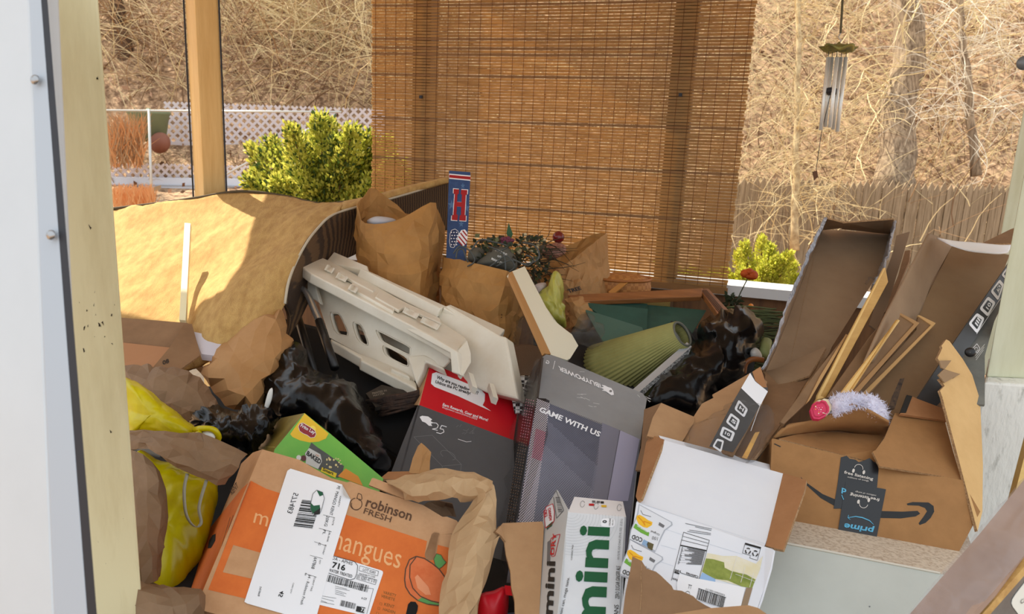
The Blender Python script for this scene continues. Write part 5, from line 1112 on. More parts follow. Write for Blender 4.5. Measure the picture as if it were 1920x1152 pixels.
t = Thing('book', 'dark patterned booklet lying on the wicker left of the red topped carton', 'book'); pl = PL((690,726,1.96),(762,728,1.98),(700,760,1.90)); m = M().panel(pl, [(686,738),(716,722),(772,735),(768,752),(704,764)], .012, mat('dark_book', S(52,44,36), .6, S(30,26,22), 60)); m.txt(pl, 'PRINTED IN', K('d2',(1622,612))[0], K('d2',(1712,592))[0], K('d2',(1618,600))[0], mat('dull_ink', S(150,140,124), .7), 0, 3); m.txt(pl, 'MATTER', K('d2',(1628,626))[0], K('d2',(1700,610))[0], K('d2',(1624,616))[0], MATS['dull_ink'], 0, 3); t.part(m, 'cover'); t.done()
m = M(smooth=True, solid=.004); m.grid([[V((-1.05+1.45*i/24, 1.22+1.2*j/20, .40+.05*noise.noise(V((i*.3, j*.3, 2))))) for i in range(25)] for j in range(21)], mat('gap_shade_dark', S(20,18,17), .9))
one('shade_sheet', m, 'near-black sheet added underneath the heap as painted shade for the gaps', 'shade_sheet')  # added so the gaps look shaded instead of showing bright floor
# ---- standing paper bags at the back
def standbag(lab, front, back, mt, mti, cr, seed, texts=(), plane=None, n=100):
    """front: loops bottom->top as lists of (x,y,D) corners FL,FM,FR; back rim likewise"""
    t = Thing('paper_bag', lab, 'bag'); m = M(smooth=True, solid=.0018); m.patch(front, mt, 18, 13); m.facet(.0065, .006, seed); t.part(m, 'front_panel')
    m = M(smooth=True, solid=.0018); m.patch(back, mti, 12, 9); m.facet(.006, .006, seed+5); t.part(m, 'back_panel')
    if texts:
        for tx, a, b, c, bd in texts:
            m = M(); m.txt(plane, tx, a, b, c, brownp if seed != 3 else ink, bd, 4); t.part(m, 'printing')
    return t
k = lambda *a: K('d4', *a)
t = standbag('large upright orange brown paper bag with a jagged open top in front of the rug', [
  [(677,372,2.62),(671,384,2.60),(680,416,2.50),(712,420,2.47),(745,411,2.46),(785,392,2.48),(814,378,2.52),(820,392,2.58),(833,425,2.66)],
  [(672,400,2.62),(668,418,2.58),(690,436,2.46),(715,436,2.44),(750,426,2.44),(788,412,2.45),(815,410,2.50),(824,420,2.58),(834,440,2.66)],
  [(668,430,2.60),(668,450,2.55),(698,462,2.44),(728,465,2.41),(760,462,2.41),(790,458,2.42),(808,460,2.46),(820,475,2.56),(828,485,2.66)],
  [(670,480,2.58),(672,500,2.52),(700,515,2.42),(735,528,2.39),(765,535,2.38),(785,542,2.38),(800,535,2.44),(818,520,2.54),(826,515,2.64)],
  [(672,560,2.54),(676,580,2.48),(705,600,2.40),(740,620,2.36),(765,635,2.35),(784,645,2.35),(798,630,2.42),(815,600,2.52),(822,580,2.62)]],
  [[(672,378,2.62),(688,362,2.68),(700,345,2.70),(712,362,2.72),(740,380,2.76),(770,404,2.74),(814,380,2.56)],[(674,400,2.62),(690,400,2.7),(705,395,2.72),(718,398,2.74),(745,405,2.76),(775,415,2.72),(818,400,2.60)],[(676,470,2.64),(690,470,2.7),(710,470,2.74),(730,470,2.76),(760,470,2.76),(790,470,2.72),(822,470,2.64)]], kraft_or, kraft_or, crease(.020, 8, 3), 1)
m = M(smooth=True); m.blob([(676,410),(700,404),(740,410),(744,424),(700,430),(680,424)], 2.56, .05, .05, mat('teal_print', S(120,160,160), .6), 30, 8); t.done()
one('paper_roll', M(smooth=True).blob([(688,414),(706,406),(738,410),(742,418),(720,426),(694,424)], 2.58, .05, .05, mat('grey_white', S(190,190,196), .6), 40, 8), 'white rounded packet inside the large upright paper bag', 'packet')
Pt = PL((944,560,2.30),(976,575,2.44),(940,640,2.26))
t = standbag('orange brown paper bag packed with wires and flowers behind the white barriers', [
  [(831,482,2.50),(836,484,2.46),(862,488,2.40),(890,494,2.36),(925,502,2.33),(954,510,2.32),(960,512,2.34),(972,530,2.42),(982,560,2.5)],
  [(829,510,2.50),(834,515,2.44),(862,520,2.37),(890,527,2.33),(925,533,2.30),(948,538,2.29),(958,545,2.32),(970,560,2.40),(980,580,2.48)],
  [(827,550,2.48),(832,555,2.42),(860,562,2.34),(890,570,2.31),(920,576,2.28),(944,582,2.27),(954,590,2.30),(968,595,2.38),(978,605,2.46)],
  [(824,600,2.44),(830,606,2.38),(858,612,2.31),(888,622,2.27),(918,632,2.25),(938,640,2.24),(950,640,2.28),(964,640,2.36),(974,640,2.44)],
  [(824,680,2.40),(830,686,2.34),(856,700,2.28),(886,710,2.24),(915,716,2.22),(932,718,2.21),(944,712,2.26),(956,706,2.32),(966,700,2.40)]],
  [[(831,480,2.52),(870,484,2.62),(920,486,2.66),(958,490,2.60),(984,545,2.50)],[(831,520,2.52),(870,520,2.62),(920,520,2.66),(958,530,2.60),(984,570,2.50)],[(831,580,2.52),(870,580,2.62),(920,580,2.66),(958,580,2.60),(980,600,2.50)]], kraft_or, kraft_or, crease(.016, 7, 9), 2,
  (('STORE', k((1098,1000))[0], k((1108,822))[0], k((1070,990))[0], .02),('WITH', k((1058,1010))[0], k((1076,905))[0], k((1040,1000))[0], .02)), Pt); t.done()
Pt = PL((1060,560,2.70),(1143,520,2.76),(1060,500,2.74))
t = standbag('light brown paper bag lettered in black at the back beside the woven basket', [
  [(1040,506,2.70),(1062,495,2.70),(1085,478,2.72),(1110,458,2.75),(1137,438,2.80)],[(1040,520,2.68),(1062,512,2.68),(1085,505,2.70),(1112,498,2.73),(1140,478,2.79)],
  [(1042,535,2.67),(1064,530,2.67),(1088,524,2.69),(1114,520,2.72),(1143,515,2.78)],[(1050,550,2.66),(1068,540,2.66),(1090,530,2.68),(1115,528,2.71),(1142,530,2.77)],[(1052,620,2.64),(1070,615,2.64),(1092,610,2.66),(1116,605,2.7),(1142,600,2.76)]],
  [[(1010,462,2.80),(1030,455,2.82),(1060,462,2.86),(1090,450,2.90),(1122,436,2.92),(1138,440,2.84)],[(1012,490,2.80),(1035,485,2.82),(1060,490,2.86),(1090,485,2.90),(1122,475,2.92),(1138,475,2.84)],[(1014,540,2.80),(1035,540,2.82),(1060,540,2.86),(1090,530,2.90),(1122,520,2.92),(1138,520,2.84)]], kraft, kraft_or, crease(.012, 7, 6), 3,
  (('TREE', k((1488,838))[0], k((1572,815))[0], k((1476,815))[0], .04),), PL((1058,555,2.64),(1100,545,2.66),(1058,530,2.64))); t.done()
# plaque with the letter H
t = Thing('wooden_plaque', 'tall narrow blue plaque with a red letter H standing in front of the blind', 'sign'); pl = PL((842,320,2.66),(882,323,2.66),(838,466,2.52)); bl = mat('plaque_blue', S(48,78,124), .55, S(38,66,110), 20, .1, 40, stretch=(4,4,.6)); m = M()
m.panel(pl, [(842,320),(882,323),(878,420),(872,500),(836,500)], .012, bl)
pr = mat('plaque_red', S(162,24,34), .5)
m.dec(pl, k((706,55),(846,68),(845,102),(705,88)), white, 1); m.dec(pl, k((707,62),(846,75),(845,95),(706,81)), pr, 2)
for cx, cy, r in ((795,135,16),(722,260,26),(818,280,24),(785,385,18)):
    q = [k((cx+r*(1 if i % 2 == 0 else .42)*sin(i*pi/5), cy-r*1.3*(1 if i % 2 == 0 else .42)*cos(i*pi/5)))[0] for i in range(10)]; m.dec(pl, q, mat('plaque_star', S(78,112,152), .6), 1)
hp = [(735,155),(770,158),(768,188),(760,190),(757,240),(787,242),(789,192),(782,190),(785,160),(825,163),(823,193),(815,195),(808,325),(816,330),(814,365),(772,362),(775,330),(783,326),(785,272),(756,270),(753,322),(762,326),(760,362),(722,358),(724,328),(733,324),(742,190),(734,186)]
cx, cy = 773, 260; m.dec(pl, [k((cx+(x-cx)*1.10+ (4 if x > cx else -4)*0, cy+(y-cy)*1.04))[0] for x, y in hp], white, 2); m.dec(pl, k(*hp), pr, 3)
def foot(cx, cy, w_, h_): return [k((cx+w_*cos(a*pi/10)*(1-.15*sin(a*pi/10)), cy+h_*sin(a*pi/10)))[0] for a in range(20)]
f1 = [k(p)[0] for p in ((712,450),(722,425),(745,418),(764,432),(768,455),(757,480),(748,520),(735,540),(714,535),(708,500))]; f2 = [k(p)[0] for p in ((765,455),(785,425),(808,420),(824,440),(826,475),(820,510),(800,530),(785,525),(770,500),(755,505))]
m.dec(pl, f1, mat('flag_blue', S(30,50,90), .5), 4); m.line(pl, f1+f1[:1], .8, white, 5); m.dec(pl, f2, white, 4); 
for a_, b_ in (((794,428),(822,462)),((780,444),(822,498)),((768,466),(812,520)),((760,490),(792,526))): m.line(pl, k(a_, b_), 2.4, pr, 5)
for i in range(5):
    for j in range(3): m.dec(pl, ell(*k((720+j*17+(i % 2)*5, 440+i*20))[0], 1.3, 1.3, 0, 6), white, 5)
t.part(m, 'board'); t.done()
# bundle of flowers, wires, cap stuffed in the middle bag
rng = random.Random(8); twd = mat('dark_stem', S(58,50,34), .8); lfd = mat('dark_leaf', S(52,62,38), .6, trl=.2)
t = Thing('dried_bouquet', 'dark dried flower wreath with twigs on top of the middle paper bag', 'flowers'); m = M()
for _ in range(130):
    x, y = rng.uniform(905,1030), rng.uniform(455,520); d = 2.52+rng.uniform(-.08,.1); branch(m, P(x, y, d), V((rng.uniform(-.2,1), rng.uniform(-.4,.4), rng.uniform(-.5,.4))), rng.uniform(.05,.14), .0022, twd, 5, .6, .05, rng)
t.part(m, 'twigs'); m = M()
for _ in range(420):
    x, y = rng.uniform(890,1030), rng.uniform(445,560); 
    if y > 520 and x < 1000: continue
    p = P(x, y, 2.5+rng.uniform(-.1,.1)); u = V((rng.uniform(-1,1), rng.uniform(-1,1), rng.uniform(-.5,1))).normalized()*.022; q = u.cross(V((rng.uniform(-1,1), 1, rng.uniform(-1,1)))).normalized()*.008; m.poly([p, p+u*.5+q, p+u, p+u*.5-q], rng.choice((lfd, twd, lfd, mat('olive_leaf', S(96,98,58), .6))))
p = P(955,440,2.5); u = V((-.004,0,.04)); m.poly([p-u*.6, p+V((.012,0,.002)), p+u, p+V((-.010,0,.004))], mat('leaf_green', S(40,84,44), .5)); t.part(m, 'leaves')
m = M(smooth=True); mag = mat('magenta_petals', S(110,44,66), .6)
for i in range(14): a = i*2.4; p = P(950+cos(a)*6*(i/14+.3), 453+sin(a)*5*(i/14+.3), 2.46-.01*(14-i)/14); m.blob(ell(*[950+cos(a)*9*(i/14+.2), 453+sin(a)*7*(i/14+.2)], 5, 4, i*40, 10), 2.46, .012, .01, mag, 12, 4)
t.part(m, 'rose', label='dusky magenta rose')
for i in range(16):
    x, y = rng.uniform(965,1022), rng.uniform(440,480); m = M(smooth=True); m.blob(ell(x, y, rng.uniform(2.5,4.5), rng.uniform(2.5,4), 0, 8), 2.5, .01, .01, mat('cream_blossom', S(196,178,140), .7), 10, 3); t.part(m, 'blossom')
t.done()
t = Thing('wire_bundle', 'looped grey electric wires over the grey cap on the middle paper bag', 'wires'); cabm = mat('grey_cable', S(70,72,68), .5)
for pts in (((850,476),(862,462),(880,470),(890,490),(876,500)),((884,470),(900,450),(930,455),(952,462),(940,470)),((930,500),(960,488),(990,498),(1000,485),(985,478)),((905,510),(930,492),(950,480),(965,500),(950,512)),((948,508),(945,480),(930,468),(915,462)),((855,485),(858,470),(868,468),(874,484),(878,492)),((960,485),(985,495),(1010,485),(1004,462),(980,455))):
    t.part(M(smooth=True).tube(resample([P(x, y, 2.36) for x, y in pts], 24, False, True), .0028, cabm, 6), 'wire')
t.done()
t = Thing('cap', 'dark grey printed baseball cap under wires in the middle paper bag', 'cap'); gc = mat('grey_cloth', S(92,90,80), .9); m = M(smooth=True); m.blob([(893,494),(910,478),(930,464),(950,464),(965,478),(970,500),(955,512),(930,508),(905,502)], 2.44, .06, .06, gc, 50, 12); t.part(m, 'crown')
m = M(smooth=True); m.blob([(880,470),(895,464),(908,470),(905,486),(892,494),(878,488)], 2.46, .04, .04, gc, 36, 8); t.part(m, 'brim')
cp = PL((920,500,2.37),(960,500,2.37),(930,470,2.37)); m = M()
for tx, a, b, c in (('STORE',(1005,560),(1080,596),(1012,545)),('GG',(1020,600),(1046,606),(1022,588)),('MAKE IT',(980,618),(1050,650),(986,604))): m.txt(cp, tx, k(a)[0], k(b)[0], k(c)[0], offwhite, .02, 2)
t.part(m, 'lettering'); t.done()
t = Thing('bird_ornament', 'glossy red bauble headed glitter ornament at the lip of the back paper bag', 'ornament'); rd = mat('glossy_dark_red', S(110,22,22), .15)
m = M(smooth=True); c = P(1047, 445, 2.62); m.lathe(c-V((0,0,.022)), V((0,0,1)), [(0,.001),(.004,.011),(.012,.019),(.022,.022),(.032,.019),(.04,.011),(.044,.001)], rd, 20); t.part(m, 'bauble')
m = M(smooth=True); m.blob([(1012,470),(1025,460),(1045,455),(1060,462),(1058,480),(1040,486),(1022,484)], 2.62, .04, .03, mat('copper_glitter', S(176,126,104), .35, S(110,60,50), 160, .6, 200), 36, 8); m.displace(crease(.008, 30, 3)); t.part(m, 'body'); t.done()
# curved white board
t = Thing('curved_board', 'white curved furniture end board with a tan edge leaning behind the gaming carton', 'board'); pl = PL((960,508,2.22),(1031,663,2.02),(1069,672,2.06)); m = M(); 
out = k((1105,700),(1200,662),(1215,690),(1340,930),(1390,1010)) + K('d5',(440,500),(480,550),(530,590),(570,620),(610,690),(560,770),(540,780),(435,745))
m.panel(pl, out, .018, mat('cream_laminate', S(226,218,192), .4)); t.part(m, 'face')
m = M().panel(PL((958,511,2.22),(1031,663,2.02),(963,508,2.24)), K('d5',(190,232),(200,228),(440,742),(420,742),(400,738),(186,260)), .01, mat('tan_edge', S(178,128,72), .7), off=.006); t.part(m, 'edge_band')
m = M(); m.dec(pl, ell(*K('d5',(195,248))[0], 1.4, 1.4), ink, 3); t.part(m, 'screw_hole'); t.done()
# clear / yellow plastic bags behind it
ybag = mat('olive_yellow_film', S(190,182,80), .3, S(150,146,60), 10, .4, 30, clear=.15)
lump('plastic_bag', 'translucent olive yellow plastic bag right behind the curved white board', 'bag', [(1004,560),(1020,540),(1040,510),(1052,530),(1056,560),(1062,600),(1060,620),(1040,610),(1024,590),(1012,575)], 2.30, .05, .06, ybag, wrinkle(.012, 11, 5), n=70, R=14)
cf = mat('clear_bag_film', S(110,106,100), .08, clear=.78, ridge=.9, rs=12)
lump('plastic_bag', 'clear crinkled plastic bag at the foot of the curved white board', 'bag', [(1070,620),(1100,590),(1125,610),(1132,635),(1110,650),(1080,645),(1066,634)], 2.22, .05, .05, cf, wrinkle(.014, 14, 9), n=60, R=12)
lump('plastic_bag', 'dark clear plastic bag left of the curved white board', 'bag', [(968,600),(985,590),(1005,610),(1020,645),(1015,660),(975,655),(960,640)], 2.30, .05, .05, cf, wrinkle(.014, 14, 2), n=60, R=12)
one('striped_cloth', M(smooth=True).blob([(1003,535),(1022,530),(1024,540),(1010,552)], 2.33, .03, .03, mat('stripe_cloth', S(220,214,206), .8, S(110,60,60), 120, kind='wave'), 24, 6), 'small striped cloth peeping from the olive plastic bag', 'cloth')
lump('paper_bag', 'dark brown paper bag in shadow below the lettered one', 'bag', [(1058,560),(1090,555),(1120,575),(1125,610),(1098,625),(1066,620)], 2.48, .06, .06, kraft, crease(.02, 9, 4), n=70, R=14)
# gingham and knitted cloth
one('knitted_blanket', M(smooth=True, solid=.015).patch([[(940,655,2.22),(985,650,2.24),(1030,660,2.24)],[(945,690,2.12),(985,690,2.12),(1030,700,2.12)],[(955,720,2.04),(990,716,2.04),(1030,740,2.02)]], mat('brown_knit', S(142,114,90), .9, S(84,64,48), 260, .6, 200, kind='wave'), 20, 16), 'brown ribbed knitted blanket between white barrier and curved board', 'blanket')
one('gingham_cloth', M(smooth=True, solid=.008).patch([[(955,712,2.02),(985,706,2.03),(1012,712,2.02)],[(958,740,1.98),(985,738,1.98),(1010,745,1.97)],[(965,775,1.92),(985,775,1.92),(1005,780,1.92)]], mat('gingham', S(232,230,226), .85, S(30,28,28), 90, kind='check'), 16, 12), 'black and white gingham cloth beside the white barrier corner', 'cloth')
# basket
t = Thing('woven_basket', 'low woven wood splint basket with a swing handle at the foot of the blind', 'basket'); bk = mat('basket_splint', S(188,128,66), .6, S(166,106,50), 70, .2, 60, kind='check'); m = M(smooth=True)
cx, cy, D = 1163, 536, 2.82; rows = []
for f, r in ((0,1.0),(.35,1.03),(.7,1.0),(.8,.96)):
    rows.append([P(cx, cy, D) + V((cos(a*pi/20)*.112*r, sin(a*pi/20)*.075*r, -.03+.075*f)) for a in range(40)])
m.grid(rows, bk, True); m.solid = .004; t.part(m, 'body')
m = M(smooth=True); m.tube([P(cx, cy, D)+V((cos(a*pi/20)*.114, sin(a*pi/20)*.077, .031)) for a in range(41)], .006, mat('basket_rim', S(170,104,46), .5), 6); t.part(m, 'rim')
m = M(smooth=True); m.grid([[P(cx, cy, D)+V((cos(a*pi/20)*.108*r, sin(a*pi/20)*.07*r, .03+.018*(1-r*r))) for a in range(40)] for r in (1,.7,.4,.02)], bk, True); m.solid = .003; t.part(m, 'lid')
m = M().slab([(1140,548,2.72),(1150,552,2.71),(1182,526,2.74),(1173,522,2.75)], .006, mat('basket_handle', S(196,138,72), .5)); t.part(m, 'handle'); t.done()
# wooden frame over a folded green umbrella
fr = mat('frame_wood', S(160,104,58), .45, S(128,80,42), 14, .2, 60, stretch=(.6,3,8))
t = Thing('picture_frame', 'reddish brown wooden frame corner lying over the green canvas', 'frame'); 
m = M(); m.bev = .003; m.slab([(1064,553,2.50),(1318,540,2.54),(1316,556,2.50),(1082,565,2.46)], .02, fr); t.part(m, 'rail')
m = M(); m.bev = .003; m.slab([(1312,542,2.545),(1328,541,2.55),(1373,589,2.36),(1350,595,2.34)], .02, fr)
for i in range(4): m.slab([(1314-i*1+i*3,544+i*0,2.535),(1316+i*3,543,2.535),(1356+i*4,592,2.345),(1353+i*4,592,2.345)], .004, mat('frame_groove', S(92,54,26), .5))
t.part(m, 'rail'); t.done()
gn = mat('green_canvas', S(44,84,72), .7, S(34,68,58), 8); t = Thing('folded_canvas', 'dark green folded canvas sheet under the wooden frame', 'canvas')
m = M(solid=.003); m.slab([(1096,568,2.46),(1214,580,2.44),(1212,622,2.36),(1150,612,2.38)], .004, gn); t.part(m, 'fold')
m = M().slab([(1130,566,2.50),(1214,570,2.50),(1214,582,2.46),(1190,618,2.38)], .004, gn); t.part(m, 'fold')
m = M().slab([(1214,572,2.50),(1324,582,2.48),(1296,628,2.34),(1210,618,2.38)], .004, gn); t.part(m, 'fold')
m = M().slab([(1096,580,2.44),(1204,614,2.35),(1214,640,2.28),(1130,640,2.30)], .004, mat('green_canvas_reverse', S(72,104,92), .7)); t.part(m, 'fold'); t.done()
one('straw_mat', M().slab([(1200,562,2.56),(1258,560,2.58),(1256,574,2.54),(1210,572,2.53)], .01, mat('straw', S(176,160,84), .8, S(130,116,60), 120, kind='wave')), 'small yellowish straw mat seen through the wooden frame', 'mat')
# dark backing sheet added inside the pile behind the lampshade
one('dark_backing', M(smooth=True, solid=.02).patch([[(1000,640,2.5),(1150,620,2.6),(1300,620,2.6),(1420,640,2.55)],[(1020,700,2.2),(1150,700,2.25),(1300,720,2.3),(1410,720,2.3)],[(1030,790,2.05),(1150,800,2.05),(1290,800,2.1),(1400,800,2.1)]], mat('charcoal_backing', S(34,32,32), .9), 24, 20), 'dark charcoal backing sheet added below the pleated lampshade', 'cloth')
# lampshade
t = Thing('lampshade', 'pleated olive green lampshade lying on its side on the black bag', 'lampshade'); a, b = P(1140, 704, 2.30), P(1279, 627, 2.12); ax = b-a; m = M(smooth=True); n = 180; rows = []
sh = mat('pleated_olive', S(176,170,104), .8, S(160,154,90), 10, trl=.2); u = ax.normalized().cross(V((0,0,1))).normalized(); q = ax.normalized().cross(u); 
for i in range(9):
    f = i/8; r = lerp(.104, .040, f)
    rows.append([a+ax*f+(u*cos(2*pi*j/n)+q*sin(2*pi*j/n))*r*(1+.022*(1 if j % 4 < 2 else -1)) for j in range(n)])
m.grid(rows, sh, True); m.solid = .0015; t.part(m, 'pleated_shade')
m = M(smooth=True); m.lathe(b, ax, [(-.004,.040),(.003,.040),(.003,.034),(-.004,.034),(-.004,.040)], mat('shade_trim', S(96,96,84), .6), 48); t.part(m, 'top_ring')
m = M(smooth=True); m.lathe(b, ax, [(-.03,.034),(-.028,.001)], mat('shade_lining', S(120,120,112), .7), 40); t.part(m, 'lining'); t.done()
m = M()
for i in range(30):
    f = i/29; x, y = lerp(1262, 1308, f), lerp(606, 650, f)-6*sin(pi*f); m.tube([P(x, y, 2.24), P(x+5, y-5, 2.25)], .0012, ink, 4)
m.tube(resample([P(1258,604,2.24), P(1288,618,2.24), P(1310,650,2.22)], 20, False, True), .004, ink, 5)
one('bristle_brush', m, 'dark curved bristle edge around the narrow end of the lampshade', 'brush')
t = Thing('framed_panel', 'silver edged speckled panel just under the pleated lampshade', 'panel'); pl = PL((1293,645,2.12),(1190,733,1.98),(1250,730,2.0)); m = M()
m.panel(pl, [(1288,642),(1297,650),(1198,736),(1186,731)], .008, mat('silver_edge', S(190,196,204), .3, metal=.5)); t.part(m, 'edge')
m = M().panel(pl, [(1297,650),(1290,668),(1225,722),(1205,742),(1198,736)], .006, mat('speckle', S(140,146,148), .6, S(62,66,70), 200, contrast=(.45,.55))); t.part(m, 'face'); t.done()
# poppy and reeds by the ledge
t = Thing('artificial_poppy', 'orange red artificial poppy on a thin stem in front of the white ledge', 'flower'); m = M(smooth=True); pm = mat('poppy_orange', S(230,112,36), .6, S(190,66,26), 14, trl=.35)
for dx, dy, rx, ry, ro in ((-8,0,9,8,-10),(7,3,10,9,20),(0,-3,9,7,0),(2,6,12,6,10)): m.blob(ell(1405+dx, 513+dy, rx, ry, ro, 12), 2.62, .02, .012, pm, 24, 6)
t.part(m, 'petals'); t.part(M().tube(resample([P(1401,524,2.63), P(1390,546,2.62), P(1378,572,2.6)], 10, False, True), .0022, lfd, 5), 'stem'); m = M()
for _ in range(60):
    p = P(rng.uniform(1358,1386), rng.uniform(555,580), 2.6+rng.uniform(-.04,.04)); u = V((rng.uniform(-1,1), rng.uniform(-1,1), rng.uniform(-.3,1))).normalized()*.022; q_ = u.cross(V((.3,1,.2))).normalized()*.006; m.poly([p, p+u*.5+q_, p+u, p+u*.5-q_], lfd)
t.part(m, 'leaves'); t.done()
t = Thing('artificial_flower', 'small orange blossom low among the green reeds', 'flower'); m = M(smooth=True); m.blob(ell(1408,574,5,4.5), 2.55, .012, .01, mat('bright_orange', S(232,140,40), .5), 16, 5); t.part(m, 'petals'); t.part(M().tube([P(1406,578,2.55), P(1398,600,2.52)], .002, lfd, 4), 'stem'); t.done()
m = M(); gr = mat('reed_green', S(96,108,70), .7)
for _ in range(120):
    y = rng.uniform(578,690); x = rng.uniform(1360,1390); m.tube(resample([P(x, y+rng.uniform(-4,4), 2.45), P(x+40, y+rng.uniform(-8,6), 2.43), P(x+90, y+rng.uniform(-6,12), 2.44)], 8, False, True), .0026, rng.choice((gr, gr, twd)), 4)
one('reed_bundle', m, 'bundle of thin green reeds between black bag and tall carton', 'reeds', kind='stuff')
t = Thing('bent_handle', 'brown curved wooden handle loop right of the black bag', 'handle'); m = M(smooth=True); m.tube(resample([P(1394,700,2.06), P(1398,682,2.06), P(1412,674,2.06), P(1432,676,2.06)], 16, False, True), .008, mat('brown_leather', S(140,84,40), .4), 8); t.part(m, 'loop'); t.done()
one('white_cup', M(smooth=True).blob([(1406,660),(1416,652),(1426,660),(1428,672),(1410,674)], 2.12, .025, .025, offwhite, 24, 6), 'small white rounded thing right of the black bag', 'cup')
one('green_tube', M(smooth=True).tube([P(1437,640,2.2), P(1432,668,2.16)], .016, mat('pale_green', S(176,186,120), .6), 12), 'pale green rolled end against the tall carton', 'tube')
# ---- tall cartons at the right
ci = mat('carton_inside', S(160,132,102), .85, S(148,120,92), 8, .08, 60); wrap = mat('carton_wrap', S(120,122,130), .25, S(190,190,196), 30, .5, 60, stretch=(4,4,1)); wrapc = mat('clear_wrap_film', S(90,90,92), .06, clear=.88, ridge=.9, rs=14)
t = Thing('flooring_carton', '', 'box'); t.label = 'tall open brown flooring carton with silvery wrap edges leaning beside the lime shrub'
B = PL((1542,433,2.46),(1669,440,2.46),(1436,695,1.98)); m = M()
k = lambda *a: K('d6', *a); k6 = lambda *a: K('c6', *a); k7 = lambda *a: K('d7', *a)
m.panel(B, [(1541,430),(1670,438),(1655,500),(1560,650),(1556,660),(1530,700),(1470,740),(1432,696),(1465,600),(1520,480)], .005, ci, card_edge); m.line(B, k7((1180,0),(1130,240),(1085,430)), .6, card_edge, 2); m.line(B, k7((1180,0))+[(1527,480),(1541,432)], .5, card_edge, 2); t.part(m, 'back_panel')
m = M(); m.slab([(1547,410,2.30),(1580,418,2.28),(1580,428,2.40),(1542,432,2.46)], .005, ci, card_edge); m.slab([(1580,419,2.29),(1676,412,2.30),(1670,440,2.46),(1578,430,2.45)], .005, ci, card_edge); t.part(m, 'top_flap')
m = M(smooth=True, solid=.004); m.patch([[(1548,409,2.29),(1540,436,2.46)],[(1520,470,2.20),(1518,490,2.36)],[(1478,570,2.02),(1482,585,2.17)],[(1452,650,1.92),(1454,655,2.02)],[(1430,694,1.85),(1434,697,1.97)]], ci, 6, 40, False); t.part(m, 'side_panel')
m = M(smooth=True, solid=.002); m.patch([[(1545,408,2.285),(1551,410,2.285)],[(1518,466,2.18),(1523,470,2.19)],[(1476,566,2.0),(1479,572,2.01)],[(1450,645,1.90),(1453,650,1.91)],[(1428,692,1.84),(1431,695,1.85)]], wrap, 5, 60, False); m.displace(wrinkle(.004, 20, 4)); t.part(m, 'wrapped_edge')
m = M(smooth=True, solid=.004); m.patch([[(1671,440,2.46),(1678,413,2.28)],[(1655,495,2.36),(1668,470,2.2)],[(1640,528,2.28),(1652,512,2.14)],[(1634,545,2.2),(1640,534,2.1)]], wrap, 8, 40, False); m.displace(wrinkle(.006, 16, 8)); t.part(m, 'wrapped_edge')
m = M().panel(PL((1436,697,1.97),(1548,650,1.98),(1485,716,1.88)), k7((920,490),(1010,470),(1110,420),(1320,325),(1328,335),(1215,520),(1100,560),(1005,585)), .005, ci, card_edge); t.part(m, 'bottom_flap'); 
m = M(smooth=True); q = [P(x, y, 2.13) for x, y in ((1642,526),(1630,520),(1628,530),(1622,534),(1626,526))]; m.tube(resample(q, 12, False, True), .003, wrapc, 5); t.part(m, 'torn_film'); t.done()
m = M(); pl = PL((1680,440,2.44),(1708,436,2.44),(1640,620,2.12)); m.panel(pl, k6((1282,218),(1350,198),(1340,235),(1240,560),(1180,690),(1145,665),(1200,480),(1265,300)), .006, mat('cardboard_sheet_brown', S(140,116,92), .85)); one('cardboard_sheet', m, 'narrow upright cardboard sheet between the two tall cartons', 'cardboard')
one('cardboard_sheet', M().panel(PL((1700,475,2.6),(1706,470,2.6),(1690,560,2.45)), k6((1325,295),(1350,292),(1345,345),(1240,600),(1215,600),(1290,420)), .006, card_dk), 'dark sliver of cardboard behind the narrow upright sheet', 'cardboard')
t = Thing('flooring_carton', 'tall open brown flooring carton with a curled white top flap beside the right post', 'box')
B = PL((1785,462,2.26),(1893,478,2.24),(1720,600,2.04)); m = M(); m.panel(B, [(1785,462),(1893,478),(1868,545),(1790,640),(1725,780),(1600,800),(1640,700),(1722,588)], .005, mat('carton_inside_warm', S(142,112,78), .85, S(132,102,70), 8), card_edge); t.part(m, 'back_panel')
m = M(smooth=True, solid=.005); m.patch([[(1741,438,2.12),(1762,445,2.2),(1786,463,2.27)],[(1700,515,2.02),(1725,520,2.1),(1752,530,2.17)],[(1655,600,1.90),(1690,595,1.98),(1722,590,2.05)],[(1620,680,1.8),(1650,680,1.88),(1680,680,1.95)]], ci, 16, 30, False); t.part(m, 'side_panel')
m = M(smooth=True, solid=.004); W = [[(1757,447,2.14),(1790,453,2.14),(1830,456,2.15),(1870,460,2.17),(1897,460,2.19)],[(1772,454,2.10),(1800,462,2.10),(1835,466,2.11),(1872,468,2.13),(1893,468,2.16)],[(1783,460,2.08),(1815,470,2.06),(1845,474,2.06),(1873,476,2.08),(1890,474,2.12)]]; m.patch(W, white, 24, 10); t.part(m, 'top_flap', label='curled white lined flap')
m = M().slab([(1838,458,2.22),(1895,430,2.26),(1912,424,2.26),(1900,456,2.22)], .005, card_dk, card_edge); t.part(m, 'flap'); t.done()
